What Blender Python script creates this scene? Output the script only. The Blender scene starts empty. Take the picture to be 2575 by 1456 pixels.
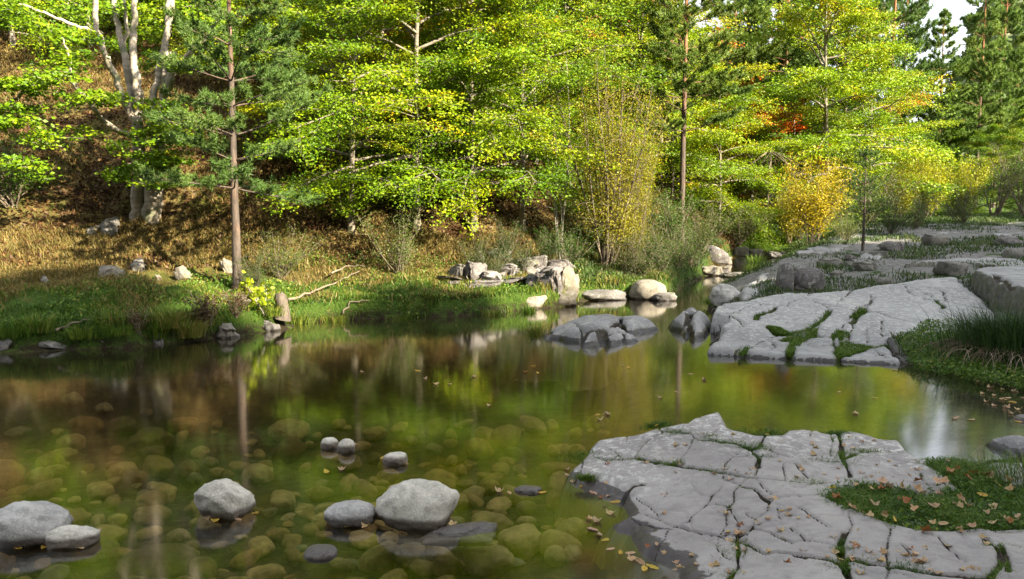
import bpy, math, random
import numpy as np
from math import radians as R, sin, cos, pi
sc = bpy.context.scene
COL = sc.collection
# ------------------------------------------------------------------ camera
H = 1.9                      # eye height above the water (water is z = 0)
FP = 2018.5                  # focal length in pixels of a 2574 px wide picture
PITCH = math.atan((728 - 520) / FP)
cam_d = bpy.data.cameras.new('camera')
cam = bpy.data.objects.new('camera', cam_d)
COL.objects.link(cam)
cam.location = (0, 0, H)
cam.rotation_euler = (pi / 2 - PITCH, 0, 0)
cam_d.sensor_width = 36
cam_d.lens = 36 * FP / 2574
cam_d.clip_start = .05
cam_d.clip_end = 3000
sc.camera = cam
# ------------------------------------------------------------------ sky, sun, exposure
SUN_AZ, SUN_EL = R(55), R(31)      # azimuth measured from straight behind the camera towards its right
SUN = np.array([sin(SUN_AZ) * cos(SUN_EL), -cos(SUN_AZ) * cos(SUN_EL), sin(SUN_EL)])
world = bpy.data.worlds.new("World")
sc.world = world
world.use_nodes = True
wn = world.node_tree
bg = wn.nodes['Background']
sky = wn.nodes.new('ShaderNodeTexSky')
sky.sky_type = 'NISHITA'
sky.sun_disc = False
sky.sun_elevation = SUN_EL
sky.sun_rotation = math.atan2(SUN[0], SUN[1])
sky.air_density = 1.0
sky.dust_density = 2.5
sky.ozone_density = 1.0
hs = wn.nodes.new('ShaderNodeHueSaturation')
hs.inputs['Saturation'].default_value = .28
wn.links.new(sky.outputs[0], hs.inputs['Color'])
wn.links.new(hs.outputs[0], bg.inputs[0])
bg.inputs[1].default_value = .115
sun_d = bpy.data.lights.new('sun', 'SUN')
sun_d.energy = 5.0
sun_d.angle = R(.6)
sun_d.color = (1, .87, .66)
sun = bpy.data.objects.new('sun', sun_d)
COL.objects.link(sun)
sun.location = tuple(SUN * 60)
sun.rotation_euler = (pi / 2 - SUN_EL, 0, SUN_AZ)
sc.view_settings.view_transform = 'Standard'
sc.view_settings.look = 'None'
sc.view_settings.exposure = 2.12
sc.view_settings.gamma = 1
sc.render.engine = 'CYCLES'
sc.cycles.max_bounces = 6
sc.cycles.diffuse_bounces = 1
sc.cycles.glossy_bounces = 3
sc.cycles.transmission_bounces = 4
sc.cycles.transparent_max_bounces = 8
sc.cycles.caustics_reflective = False
sc.cycles.caustics_refractive = False

rng = np.random.default_rng(7)
random.seed(7)
# ------------------------------------------------------------------ maths helpers
FW = np.array([0, cos(PITCH), -sin(PITCH)])
UP = np.array([0, sin(PITCH), cos(PITCH)])
RT = np.array([1., 0, 0])


def ray(X, Y):
    X = np.asarray(X, float); Y = np.asarray(Y, float)
    return FW + ((X - 1287) / FP)[..., None] * RT + ((728 - Y) / FP)[..., None] * UP


def P(X, Y, z=0.):                       # photo pixel (2574 wide) on the level z
    d = ray(X, Y)
    return np.array([0, 0, H]) + d * ((z - H) / d[..., 2])[..., None]


def Q(X, Y, dist):                       # photo pixel at ground distance y = dist
    d = ray(X, Y)
    return np.array([0, 0, H]) + d * (dist / d[..., 1])[..., None]


def ss(a, b, x):
    t = np.clip((x - a) / (b - a), 0, 1)
    return t * t * (3 - 2 * t)


def _hash(ix, iy, iz, s):
    h = (ix.astype(np.int64) * 374761393 + iy.astype(np.int64) * 668265263 + iz.astype(np.int64) * 2147483647 + s * 974711) & 0xffffffff
    h = ((h ^ (h >> 13)) * 1274126177) & 0xffffffff
    h = ((h ^ (h >> 16)) * 2246822519) & 0xffffffff
    return ((h ^ (h >> 15)) & 0xffffff) / float(0xffffff)


def vnoise(p, s=0):
    p = np.asarray(p, float)
    f = np.floor(p); t = p - f; t = t * t * (3 - 2 * t)
    i = f.astype(np.int64)
    out = 0
    for dx in (0, 1):
        for dy in (0, 1):
            for dz in (0, 1):
                w = (t[..., 0] if dx else 1 - t[..., 0]) * (t[..., 1] if dy else 1 - t[..., 1]) * (t[..., 2] if dz else 1 - t[..., 2])
                out = out + w * _hash(i[..., 0] + dx, i[..., 1] + dy, i[..., 2] + dz, s)
    return out * 2 - 1


def fbm(p, s=0, o=4, g=.5):
    a = 1.; r = 0; p = np.asarray(p, float)
    for k in range(o):
        r = r + a * vnoise(p, s + k * 17); p = p * 2.03; a *= g
    return r


def n2(x, y, f, s=0, o=4):
    x = np.asarray(x, float); y = np.asarray(y, float)
    return fbm(np.stack([x * f, y * f, np.zeros_like(x) + s * 3.7], -1), s, o)


def seg_dist(x, y, pts, closed=False):
    pts = np.asarray(pts, float)[:, :2]
    best = np.full(np.shape(x), 1e9)
    n = len(pts)
    for k in range(n if closed else n - 1):
        a = pts[k]; b = pts[(k + 1) % n]
        ab = b - a; L = ab @ ab + 1e-12
        t = np.clip(((x - a[0]) * ab[0] + (y - a[1]) * ab[1]) / L, 0, 1)
        d = (x - a[0] - t * ab[0]) ** 2 + (y - a[1] - t * ab[1]) ** 2
        best = np.minimum(best, d)
    return np.sqrt(best)


def inside(x, y, pts):
    pts = np.asarray(pts, float)[:, :2]
    r = np.zeros(np.shape(x), bool)
    n = len(pts); j = n - 1
    for k in range(n):
        xi, yi = pts[k]; xj, yj = pts[j]
        c = ((yi > y) != (yj > y)) & (x < (xj - xi) * (y - yi) / (yj - yi + 1e-15) + xi)
        r ^= c; j = k
    return r


def sdist(x, y, pts):                    # positive inside
    d = seg_dist(x, y, pts, True)
    return np.where(inside(x, y, pts), d, -d)


# ------------------------------------------------------------------ the lie of the land
WPTS = [(-1500, 925), (-500, 898), (0, 886), (120, 881), (250, 877), (330, 873), (400, 863), (470, 858), (530, 852), (600, 846), (660, 832),
        (710, 828), (730, 815), (800, 808), (900, 803), (1000, 800), (1150, 796), (1300, 781), (1445, 769), (1475, 752), (1560, 750),
        (1690, 739), (1770, 695), (1795, 665), (1850, 641), (1960, 639), (1955, 668), (1860, 702), (1795, 730), (1780, 782), (1810, 800),
        (1795, 872), (1850, 886), (1990, 896), (2100, 907), (2260, 914), (2310, 912), (2400, 932), (2480, 952), (2574, 985), (2680, 1060),
        (2640, 1120), (2560, 1160), (2400, 1180), (2250, 1230), (2100, 1456)]
WP = [tuple(P(np.array(a), np.array(b))[:2]) for a, b in WPTS] + [(1.0, 2.2), (-1, 1.2), (-6, .6), (-60, -3), (-60, 9)]
FOOT = [(-200, 8), (-60, 10), (-30, 12.3), (-9, 14.4), (-4.8, 15.6), (0, 17.7), (3.6, 21.5), (7.2, 29), (12, 42), (22, 62), (45, 100), (120, 200), (250, 420)]
SHADE_RIDGE = [(-60, -45), (-20, -30), (8, -16), (22, -10.8), (30.6, -10.8), (36, -10.2), (38.2, -8.1), (40.6, -2.1), (44.8, 3.9), (51, 11.9), (64, 26), (95, 50), (130, 72)]  # unseen ridge behind the camera, laid out to put the river in shade


def water_sd(x, y):
    return -sdist(x, y, WP)              # positive on land


def G(x, y):
    x = np.asarray(x, float); y = np.asarray(y, float)
    sd = water_sd(x, y)
    xc = np.interp(y, [8, 12, 16, 18, 24, 30, 45, 70, 110], [0, 1.5, 3.0, 4.0, 6.0, 8.8, 15, 27, 50])
    right = (x > xc) | (y < 5)
    # bed
    dep = .62 * ss(0, 2.6, -sd) + .10 * ss(0, .3, -sd)
    dep *= 1 - .45 * ss(8.3, 5.2, y) * ss(9, 3, abs(x + 1))
    bed = -dep + .05 * n2(x, y, .9, 3)
    # left bank, then hill
    lump = n2(x, y, .8, 5)
    bank = .30 * ss(0, .12, sd + .1 * n2(x, y, 2.5, 7, 2)) + .13 * ss(.2, 2.2, sd) + .075 * np.clip(sd, 0, 4.5) + .13 * lump * ss(.0, .6, sd) + .05 * n2(x, y, 2.6, 6, 3) * ss(0, .3, sd)
    fd = seg_dist(x, y, FOOT)
    k = np.array(FOOT)
    yf = np.interp(x, k[:, 0], k[:, 1])
    s = np.where(y > yf, fd, -fd)
    s = s + .5 * n2(x, y, .22, 8, 3)
    hill = .66 * (np.sqrt((s + .3) ** 2 + .6) + s) / 2
    hill = np.where(hill > 26, 26 + (hill - 26) * .35, hill)
    hill = hill * (1 + .10 * n2(x, y, .16, 9, 3)) + .16 * n2(x, y, .55, 10, 4) * ss(0, 2.5, s) + .06 * n2(x, y, 1.7, 4, 3) * ss(0, 1, s)
    hill *= 1 - .55 * ss(.32, .52, x / np.maximum(y, 1)) * ss(30, 44, y)
    left = bank + np.maximum(hill, 0)
    # right terraces
    pr = np.interp(y, [3, 6, 9.4, 10.2, 11.5, 13.5, 16, 20, 30, 45, 70, 150], [.03, .05, .06, .09, .2, .44, .56, .76, 1.08, 1.15, 1.9, 4])
    pr = pr + .03 * np.clip(x - 6, 0, 10) * ss(8, 12, y)
    pr = np.minimum(pr, .04 + .45 * np.clip(sd, 0, 50))
    rt = pr + (.05 * n2(x, y, .6, 12) + .03 * n2(x, y, 2.2, 13, 3)) * ss(.1, .8, sd) * ss(8.5, 10.5, y)
    rt = np.where(y > 34, np.maximum(rt, left * ss(32, 40, y)), rt)
    rt = rt + 62 * ss(90, 240, y) * ss(.47, .62, x / np.maximum(y, 1)) * (1 + .12 * n2(x, y, .02, 15))
    rd = seg_dist(x, y, SHADE_RIDGE)
    rt = rt + 22.9 * ss(0, 1, 1 - rd / 16.)  # added out-of-view ridge, its height set by the wanted shade line
    rt = rt + 8 * ss(-14, -60, y)
    z = np.where(sd < 0, bed, np.where(right, rt, left))
    return z


def g1(x, y):
    return float(G(np.array([x]), np.array([y]))[0])


def hit(X, Y, tmin=3.):                  # photo pixel on the ground
    d = ray(np.array(float(X)), np.array(float(Y)))
    t = np.geomspace(tmin, 260, 1500)
    p = np.array([0, 0, H]) + t[:, None] * d
    below = p[:, 2] <= np.maximum(G(p[:, 0], p[:, 1]), 0)
    k = int(np.argmax(below)) if below.any() else len(t) - 1
    q = p[k]
    return np.array([q[0], q[1], max(g1(q[0], q[1]), 0)])


# ------------------------------------------------------------------ mesh helpers
class MB:
    def __init__(s):
        s.V = []; s.F = {}; s.T = []; s.n = 0

    def add(s, V, F, t=0.):
        V = np.asarray(V, float).reshape(-1, 3); F = np.asarray(F, int)
        s.V.append(V); s.F.setdefault(F.shape[1], []).append(F + s.n)
        s.T.append(np.zeros(len(V)) + t); s.n += len(V)
        return s

    def tube(s, pts, rad, k=6, t=0., cap=True, rough=0.):
        pts = np.asarray(pts, float); n = len(pts)
        rad = np.zeros(n) + rad
        tg = np.gradient(pts, axis=0); tg /= np.linalg.norm(tg, axis=1)[:, None] + 1e-9
        m = tg.mean(0)
        ref = np.array([0, 0, 1.]) if abs(m[2]) < .8 * np.linalg.norm(m) + 1e-9 else np.array([1., 0, 0])
        u = np.cross(tg, ref); u /= np.linalg.norm(u, axis=1)[:, None] + 1e-9
        v = np.cross(tg, u)
        a = np.arange(k) * 2 * pi / k
        rr = rad[:, None] * np.ones(k)
        if rough:
            rr = rr * (1 + rough * rng.normal(size=rr.shape))
        V = pts[:, None, :] + rr[..., None] * (np.cos(a)[None, :, None] * u[:, None, :] + np.sin(a)[None, :, None] * v[:, None, :])
        i = np.arange(n - 1)[:, None] * k; j = np.arange(k)[None, :]; j2 = (j + 1) % k
        F = np.stack([i + j, i + j2, i + k + j2, i + k + j], -1).reshape(-1, 4)
        s.add(V.reshape(-1, 3), F, t)
        return s

    def leaves(s, c, ax, nr, L, W, t):
        c = np.asarray(c, float); N = len(c)
        ax = ax / (np.linalg.norm(ax, axis=1)[:, None] + 1e-9)
        sd = np.cross(nr, ax); sd /= np.linalg.norm(sd, axis=1)[:, None] + 1e-9
        L = (np.zeros(N) + L)[:, None]; W = (np.zeros(N) + W)[:, None]
        V = np.stack([c - ax * L * .5, c + sd * W * .5 - ax * L * .05, c + ax * L * .5, c - sd * W * .5 - ax * L * .05], 1)
        F = np.arange(N * 4).reshape(N, 4)
        s.add(V.reshape(-1, 3), F, np.repeat(np.zeros(N) + t, 4))
        return s

    def needles(s, b, d, L, W, t):       # thin triangles from b along d
        b = np.asarray(b, float); N = len(b)
        d = d / (np.linalg.norm(d, axis=1)[:, None] + 1e-9)
        sd = np.cross(d, rng.normal(size=(N, 3))); sd /= np.linalg.norm(sd, axis=1)[:, None] + 1e-9
        L = (np.zeros(N) + L)[:, None]; W = (np.zeros(N) + W)[:, None]
        V = np.stack([b - sd * W * .5, b + sd * W * .5, b + d * L], 1)
        s.add(V.reshape(-1, 3), np.arange(N * 3).reshape(N, 3), np.repeat(np.zeros(N) + t, 3))
        return s

    def blades(s, b, h, w, lean, t, az=None):   # curved grass blades: a quad and a tip
        b = np.asarray(b, float); N = len(b)
        az = rng.uniform(0, 2 * pi, N) if az is None else az
        o = np.stack([np.cos(az), np.sin(az), np.zeros(N)], 1)
        fa = az + rng.normal(0, .8, N) + pi / 2
        sd = np.stack([np.cos(fa), np.sin(fa), np.zeros(N)], 1)
        h = (np.zeros(N) + h)[:, None]; w = (np.zeros(N) + w)[:, None]; le = (np.zeros(N) + lean)[:, None]
        up = np.array([0, 0, 1.])
        m = b + up * h * .6 + o * h * le * .35
        tip = b + up * h * (1 - .35 * le) + o * h * le * 1.0
        V = np.stack([b - sd * w * .5, b + sd * w * .5, m + sd * w * .4, m - sd * w * .4, tip], 1)
        k = np.arange(N)[:, None] * 5
        s.add(V.reshape(-1, 3), k + np.array([[0, 1, 2, 3]]), np.repeat(np.zeros(N) + t, 5))
        s.F.setdefault(3, []).append(k + np.array([[3, 2, 4]]) + s.n - N * 5)
        return s

    def build(s, name, mat, parent=None, smooth=False, loc=None, attrs=None):
        V = np.concatenate(s.V) if s.V else np.zeros((0, 3))
        if loc is not None:
            V = V - np.asarray(loc)
        me = bpy.data.meshes.new(name)
        me.vertices.add(len(V)); me.vertices.foreach_set('co', V.astype(np.float32).ravel())
        fs = [(k, np.concatenate(f)) for k, f in s.F.items()]
        nl = sum(k * len(f) for k, f in fs); npoly = sum(len(f) for k, f in fs)
        me.loops.add(nl); me.polygons.add(npoly)
        me.loops.foreach_set('vertex_index', np.concatenate([f.ravel() for k, f in fs]).astype(np.int32))
        st = []; o = 0
        for k, f in fs:
            st.append(o + np.arange(len(f)) * k); o += k * len(f)
        me.polygons.foreach_set('loop_start', np.concatenate(st).astype(np.int32))
        me.polygons.foreach_set('use_smooth', np.full(npoly, bool(smooth)))
        a = me.attributes.new('tint', 'FLOAT', 'POINT'); a.data.foreach_set('value', np.concatenate(s.T).astype(np.float32))
        for an, av in (attrs or {}).items():
            a = me.attributes.new(an, 'FLOAT', 'POINT'); a.data.foreach_set('value', np.asarray(av, np.float32).ravel())
        me.update(calc_edges=True)
        me.validate()
        me.materials.append(mat)
        ob = bpy.data.objects.new(name, me); COL.objects.link(ob)
        if parent is not None:
            ob.parent = parent
        return ob


def tag(o, label, cat, group=None):
    o['label'] = label; o['category'] = cat
    if group: o['group'] = group
    return o


def thing(name, label, cat, loc, group=None):
    o = bpy.data.objects.new(name, None); COL.objects.link(o)
    o.location = tuple(loc); o.empty_display_size = .2
    return tag(o, label, cat, group)


def copy_tree(root, loc, rz=0, scale=1., label=None, cat=None, group=None, color=None, name=None):
    def cp(o, par):
        c = o.copy(); COL.objects.link(c)
        if par is not None: c.parent = par
        if color is not None: c.color = (*color, 1)
        for ch in o.children: cp(ch, c)
        return c
    r = cp(root, None)
    if name: r.name = name
    r.location = tuple(loc); r.rotation_euler = (0, 0, rz)
    r.scale = (scale,) * 3 if np.isscalar(scale) else tuple(scale)
    if label: r['label'] = label
    if cat: r['category'] = cat
    if group: r['group'] = group
    elif 'group' in r: del r['group']
    return r


# ------------------------------------------------------------------ materials
class NT:
    def __init__(s, name):
        s.m = bpy.data.materials.new(name); s.m.use_nodes = True
        s.t = s.m.node_tree; s.t.nodes.clear()
        s.out = s.n('OutputMaterial')

    def n(s, typ, **kw):
        nd = s.t.nodes.new('ShaderNode' + typ)
        for k, v in kw.items(): setattr(nd, k, v)
        return nd

    def l(s, a, b): s.t.links.new(a, b)

    def set(s, sock, v):
        if hasattr(v, 'links') or isinstance(v, bpy.types.NodeSocket): s.l(v, sock)
        elif isinstance(v, tuple) and len(v) == 3: sock.default_value = (*v, 1)
        else: sock.default_value = v

    def noise(s, scale, det=4, rough=.55, vec=None, dist=0.):
        nd = s.n('TexNoise'); nd.inputs['Scale'].default_value = scale; nd.inputs['Detail'].default_value = det
        nd.inputs['Roughness'].default_value = rough; nd.inputs['Distortion'].default_value = dist
        if vec is not None: s.l(vec, nd.inputs['Vector'])
        return nd.outputs[0]

    def ramp(s, f, stops):
        nd = s.n('ValToRGB'); e = nd.color_ramp.elements
        while len(e) < len(stops): e.new(.5)
        for i, (p, c) in enumerate(stops):
            e[i].position = p; e[i].color = (*c, 1) if not np.isscalar(c) else (c, c, c, 1)
        s.set(nd.inputs[0], f)
        return nd.outputs[0]

    def mix(s, f, a, b, mode='MIX'):
        nd = s.n('Mix', data_type='RGBA', blend_type=mode)
        s.set(nd.inputs[0], f); s.set(nd.inputs[6], a); s.set(nd.inputs[7], b)
        return nd.outputs[2]

    def math(s, op, a, b=0., clamp=False):
        nd = s.n('Math', operation=op, use_clamp=clamp)
        s.set(nd.inputs[0], a); s.set(nd.inputs[1], b)
        return nd.outputs[0]

    def attr(s, name):
        nd = s.n('Attribute', attribute_name=name)
        return nd.outputs['Fac']

    def step(s, x, a, b):
        nd = s.n('MapRange', interpolation_type='SMOOTHSTEP')
        s.set(nd.inputs[0], x); nd.inputs[1].default_value = a; nd.inputs[2].default_value = b
        return nd.outputs[0]

    def pos(s): return s.n('NewGeometry').outputs['Position']

    def objc(s): return s.n('TexCoord').outputs['Object']

    def z(s):
        nd = s.n('SeparateXYZ'); s.l(s.pos(), nd.inputs[0]); return nd.outputs[2]

    def bump(s, h, st=.5, dist=.02, nrm=None):
        nd = s.n('Bump'); s.set(nd.inputs['Height'], h); nd.inputs['Strength'].default_value = st
        nd.inputs['Distance'].default_value = dist
        if nrm is not None: s.l(nrm, nd.inputs['Normal'])
        return nd.outputs[0]

    def pbr(s, col, rough=.8, nrm=None, spec=.3):
        p = s.n('BsdfPrincipled')
        s.set(p.inputs['Base Color'], col); s.set(p.inputs['Roughness'], rough)
        p.inputs['Specular IOR Level'].default_value = spec
        if nrm is not None: s.l(nrm, p.inputs['Normal'])
        s.l(p.outputs[0], s.out.inputs[0])
        return s.m


def leaf_mat(name, stops, trans=.35, objcol=True, spec=.25):
    t = NT(name)
    c = t.ramp(t.attr('tint'), stops)
    if objcol:
        oi = t.n('ObjectInfo')
        c = t.mix(1., c, oi.outputs['Color'], 'MULTIPLY')
    d = t.n('BsdfPrincipled'); t.l(c, d.inputs['Base Color']); d.inputs['Roughness'].default_value = .5
    d.inputs['Specular IOR Level'].default_value = spec
    tr = t.n('BsdfTranslucent'); t.l(c, tr.inputs[0])
    mx = t.n('MixShader'); mx.inputs[0].default_value = trans
    t.l(d.outputs[0], mx.inputs[1]); t.l(tr.outputs[0], mx.inputs[2]); t.l(mx.outputs[0], t.out.inputs[0])
    return t.m


M = {}
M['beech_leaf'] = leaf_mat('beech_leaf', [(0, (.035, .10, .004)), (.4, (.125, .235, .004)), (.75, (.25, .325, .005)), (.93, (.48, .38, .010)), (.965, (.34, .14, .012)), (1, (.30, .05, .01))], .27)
M['gold_leaf'] = leaf_mat('gold_leaf', [(0, (.085, .10, .012)), (.5, (.26, .22, .018)), (1, (.46, .35, .025))], .35)
M['needle'] = leaf_mat('needle', [(0, (.05, .11, .025)), (.5, (.115, .20, .04)), (1, (.21, .28, .06))], .2)
M['scrub_leaf'] = leaf_mat('scrub_leaf', [(0, (.05, .085, .02)), (.6, (.12, .16, .04)), (1, (.25, .22, .07))], .3)
M['grass'] = leaf_mat('grass', [(0, (.035, .085, .012)), (.5, (.085, .17, .018)), (.8, (.20, .25, .03)), (1, (.32, .24, .08))], .3, False)
M['terrace_grass'] = leaf_mat('terrace_grass', [(0, (.03, .06, .016)), (.5, (.075, .125, .03)), (.8, (.16, .18, .06)), (1, (.28, .22, .12))], .25, False)
M['dry_grass'] = leaf_mat('dry_grass', [(0, (.08, .085, .018)), (.5, (.22, .165, .05)), (1, (.38, .28, .10))], .25, False)
M['litter'] = leaf_mat('litter', [(0, (.03, .014, .007)), (.5, (.085, .040, .015)), (1, (.22, .13, .05))], .15, False)
M['rush'] = leaf_mat('rush', [(0, (.02, .045, .012)), (.6, (.045, .09, .02)), (1, (.12, .16, .05))], .15, False)
M['straw'] = leaf_mat('straw', [(0, (.18, .13, .09)), (1, (.42, .33, .24))], .15, False)
M['tan_leaf'] = leaf_mat('tan_leaf', [(0, (.38, .24, .12)), (.5, (.52, .37, .21)), (1, (.62, .48, .31))], .2, True)
M['yellow_leaf'] = leaf_mat('yellow_leaf', [(0, (.5, .33, .04)), (1, (.65, .48, .10))], .25, True)
M['brown_leaf'] = leaf_mat('brown_leaf', [(0, (.20, .075, .025)), (1, (.40, .17, .05))], .15, True)


def bark_mat(name, c0, c1, sx=14., band=False, orange=None):
    t = NT(name)
    oc = t.objc()
    mp = t.n('Mapping'); t.l(oc, mp.inputs[0]); mp.inputs['Scale'].default_value = (1, 1, .25) if not band else (.4, .4, 1.6)
    n = t.noise(sx, 6, .65, mp.outputs[0])
    c = t.ramp(n, [(.3, c0), (.65, c1)])
    big = t.noise(2.2, 3, .6, oc)
    if band:
        c = t.mix(t.step(big, .52, .66), c, (.16, .17, .10))
    if orange is not None:
        sp = t.n('SeparateXYZ'); t.l(oc, sp.inputs[0])
        f = t.math('ADD', t.step(sp.outputs[2], orange[0], orange[1]), t.math('MULTIPLY', t.math('SUBTRACT', big, .5), .9), True)
        c = t.mix(f, c, t.ramp(n, [(.3, (.20, .075, .035)), (.65, (.46, .21, .10))]))
    return t.pbr(c, .85, t.bump(n, .9, .02), .2)


M['beech_bark'] = bark_mat('beech_bark', (.20, .17, .13), (.46, .40, .32), 9, True)
M['wood_bark'] = bark_mat('wood_bark', (.10, .085, .065), (.30, .26, .20), 9, True)
M['stump_bark'] = bark_mat('stump_bark', (.05, .04, .03), (.15, .125, .10), 14)
M['dark_bark'] = bark_mat('dark_bark', (.07, .055, .04), (.22, .18, .135), 10)
M['pine_bark'] = bark_mat('pine_bark', (.034, .029, .026), (.145, .115, .092), 11, False, (2.5, 10))
M['pale_twig'] = bark_mat('pale_twig', (.22, .20, .16), (.42, .39, .33), 10)
M['dead_wood'] = bark_mat('dead_wood', (.11, .09, .06), (.26, .21, .155), 12)


def rock_mat(name, c0, c1, lichen=.5, wet=True, wetz=.05, warm=0.):
    t = NT(name)
    p = t.pos()
    n1 = t.noise(2.2, 6, .6, p); n2_ = t.noise(14, 6, .65, p); n3 = t.noise(70, 4, .6, p)
    c = t.mix(t.step(n1, .3, .7), c0, c1)
    c = t.mix(t.math('MULTIPLY', t.step(n2_, .42, .62), .55), c, tuple(a * .62 for a in c0))
    c = t.mix(t.math('MULTIPLY', t.step(n3, .5, .66), .4), c, tuple(min(1, a * 1.35) for a in c1))
    if lichen:
        v = t.noise(7, 8, .72, p, .4)
        c = t.mix(t.math('MULTIPLY', t.step(v, .55, .62), lichen * .8), c, (.42, .41, .37))
        v2 = t.noise(3.4, 7, .7, p, .3)
        c = t.mix(t.math('MULTIPLY', t.step(v2, .60, .68), .7), c, (.13, .145, .04))
    rough = .85
    h = t.math('ADD', t.math('MULTIPLY', n2_, .7), t.math('MULTIPLY', n3, .25))
    if name == 'cobble':
        oi = t.n('ObjectInfo')
        cb = t.ramp(oi.outputs['Random'], [(0, (.06, .045, .022)), (.3, (.15, .088, .032)), (.6, (.17, .125, .055)), (.85, (.25, .18, .08)), (1, (.10, .09, .06))])
        c = t.mix(1., cb, t.ramp(n2_, [(.3, .5), (.5, 1.), (.7, 1.5)]), 'MULTIPLY'); wet = False
    if wet:
        zz = t.math('ADD', t.z(), t.math('MULTIPLY', t.math('SUBTRACT', n2_, .5), .05))
        f = t.step(zz, wetz + .018, wetz - .012)      # wet, algae-dark band at the water's edge
        c = t.mix(f, c, t.mix(1., c, (.30, .27, .26), 'MULTIPLY'))
        f2 = t.step(t.z(), -.01, -.07)                # brown film on what lies under water
        c = t.mix(f2, c, t.mix(t.step(n1, .35, .65), (.085, .055, .02), (.19, .135, .05)))
        mr = t.n('MapRange'); t.l(f, mr.inputs[0]); mr.inputs[3].default_value = .85; mr.inputs[4].default_value = .35
        rough = mr.outputs[0]
    return t.pbr(c, rough, t.bump(h, .55, .03), .3)


M['boulder'] = rock_mat('boulder', (.44, .41, .345), (.66, .62, .53), .6)
M['cobble'] = rock_mat('cobble', (.07, .05, .03), (.15, .115, .06), .0)
M['grey_boulder'] = rock_mat('grey_boulder', (.31, .30, .285), (.50, .48, .45), .5)
M['lichen_rock'] = rock_mat('lichen_rock', (.10, .095, .085), (.25, .235, .205), .7, False)
M['dark_rock'] = rock_mat('dark_rock', (.07, .062, .06), (.22, .205, .195), .8, False)
M['bank_rock2'] = rock_mat('bank_rock2', (.15, .135, .10), (.33, .29, .22), .4, False)
M['bank_rock3'] = rock_mat('bank_rock3', (.13, .12, .095), (.28, .25, .20), .4, True, .03)
M['dark_wet'] = rock_mat('dark_wet', (.09, .085, .08), (.20, .19, .175), .4, True, .03)
M['bank_rock'] = rock_mat('bank_rock', (.24, .21, .16), (.47, .41, .31), .4, True, .03)


def slab_mat(name, c0, c1, lich):
    t = NT(name)
    p = t.pos()
    n1 = t.noise(1.1, 5, .6, p); n2_ = t.noise(9, 6, .7, p); n3 = t.noise(60, 5, .65, p)
    st = t.n('Mapping'); t.l(p, st.inputs[0]); st.inputs['Scale'].default_value = (1.2, 7, 3); st.inputs['Rotation'].default_value = (0, 0, .5)
    n4 = t.noise(3, 6, .7, st.outputs[0])
    c = t.mix(t.step(n1, .32, .68), c0, c1)
    c = t.mix(t.math('MULTIPLY', t.step(n2_, .45, .68), .45), c, tuple(a * .72 for a in c0))
    c = t.mix(t.math('MULTIPLY', t.step(n4, .5, .7), .35), c, (.40, .36, .30))
    c = t.mix(t.math('MULTIPLY', t.step(n3, .56, .70), .3), c, tuple(min(1, a * 1.4) for a in c1))
    v = t.noise(16, 8, .75, p, .5)
    lm = t.math('MULTIPLY', t.step(v, .52, .57), t.attr('lichen'))
    c = t.mix(t.math('MULTIPLY', lm, lich), c, (.58, .57, .53))
    soil = t.attr('soil')
    sn = t.noise(40, 4, .6, p)
    c = t.mix(t.step(t.math('ADD', soil, t.math('MULTIPLY', t.math('SUBTRACT', n2_, .5), .7)), .35, .6), c,
              t.ramp(sn, [(.35, (.020, .016, .011)), (.6, (.06, .045, .028)), (.75, (.05, .07, .02))]))
    fc = t.mix(t.step(v, .45, .62), t.ramp(n2_, [(.3, (.035, .032, .03)), (.6, (.13, .125, .11))]), (.055, .065, .02))
    c = t.mix(t.math('MULTIPLY', t.attr('face'), .95), c, fc)
    wet = t.step(t.math('ADD', t.attr('wet'), t.math('MULTIPLY', t.math('SUBTRACT', t.noise(5, 6, .6, p), .5), 1.3)), .45, .53)
    c = t.mix(wet, c, t.mix(1., c, (.27, .25, .25), 'MULTIPLY'))
    c = t.mix(t.step(t.z(), -.02, -.09), c, (.12, .09, .035))
    mr = t.n('MapRange'); t.l(wet, mr.inputs[0]); mr.inputs[3].default_value = .72; mr.inputs[4].default_value = .3
    h = t.math('ADD', t.math('MULTIPLY', n2_, .6), t.math('ADD', t.math('MULTIPLY', n3, .25), t.math('MULTIPLY', n4, .5)))
    return t.pbr(c, mr.outputs[0], t.bump(h, .5, .022), .35)


M['slab'] = slab_mat('slab', (.235, .217, .208), (.355, .332, .312), .8)
M['slab_dark'] = slab_mat('slab_dark', (.17, .168, .168), (.29, .285, .28), .7)
M['slab_pale'] = slab_mat('slab_pale', (.20, .20, .198), (.32, .32, .31), .5)


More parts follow.
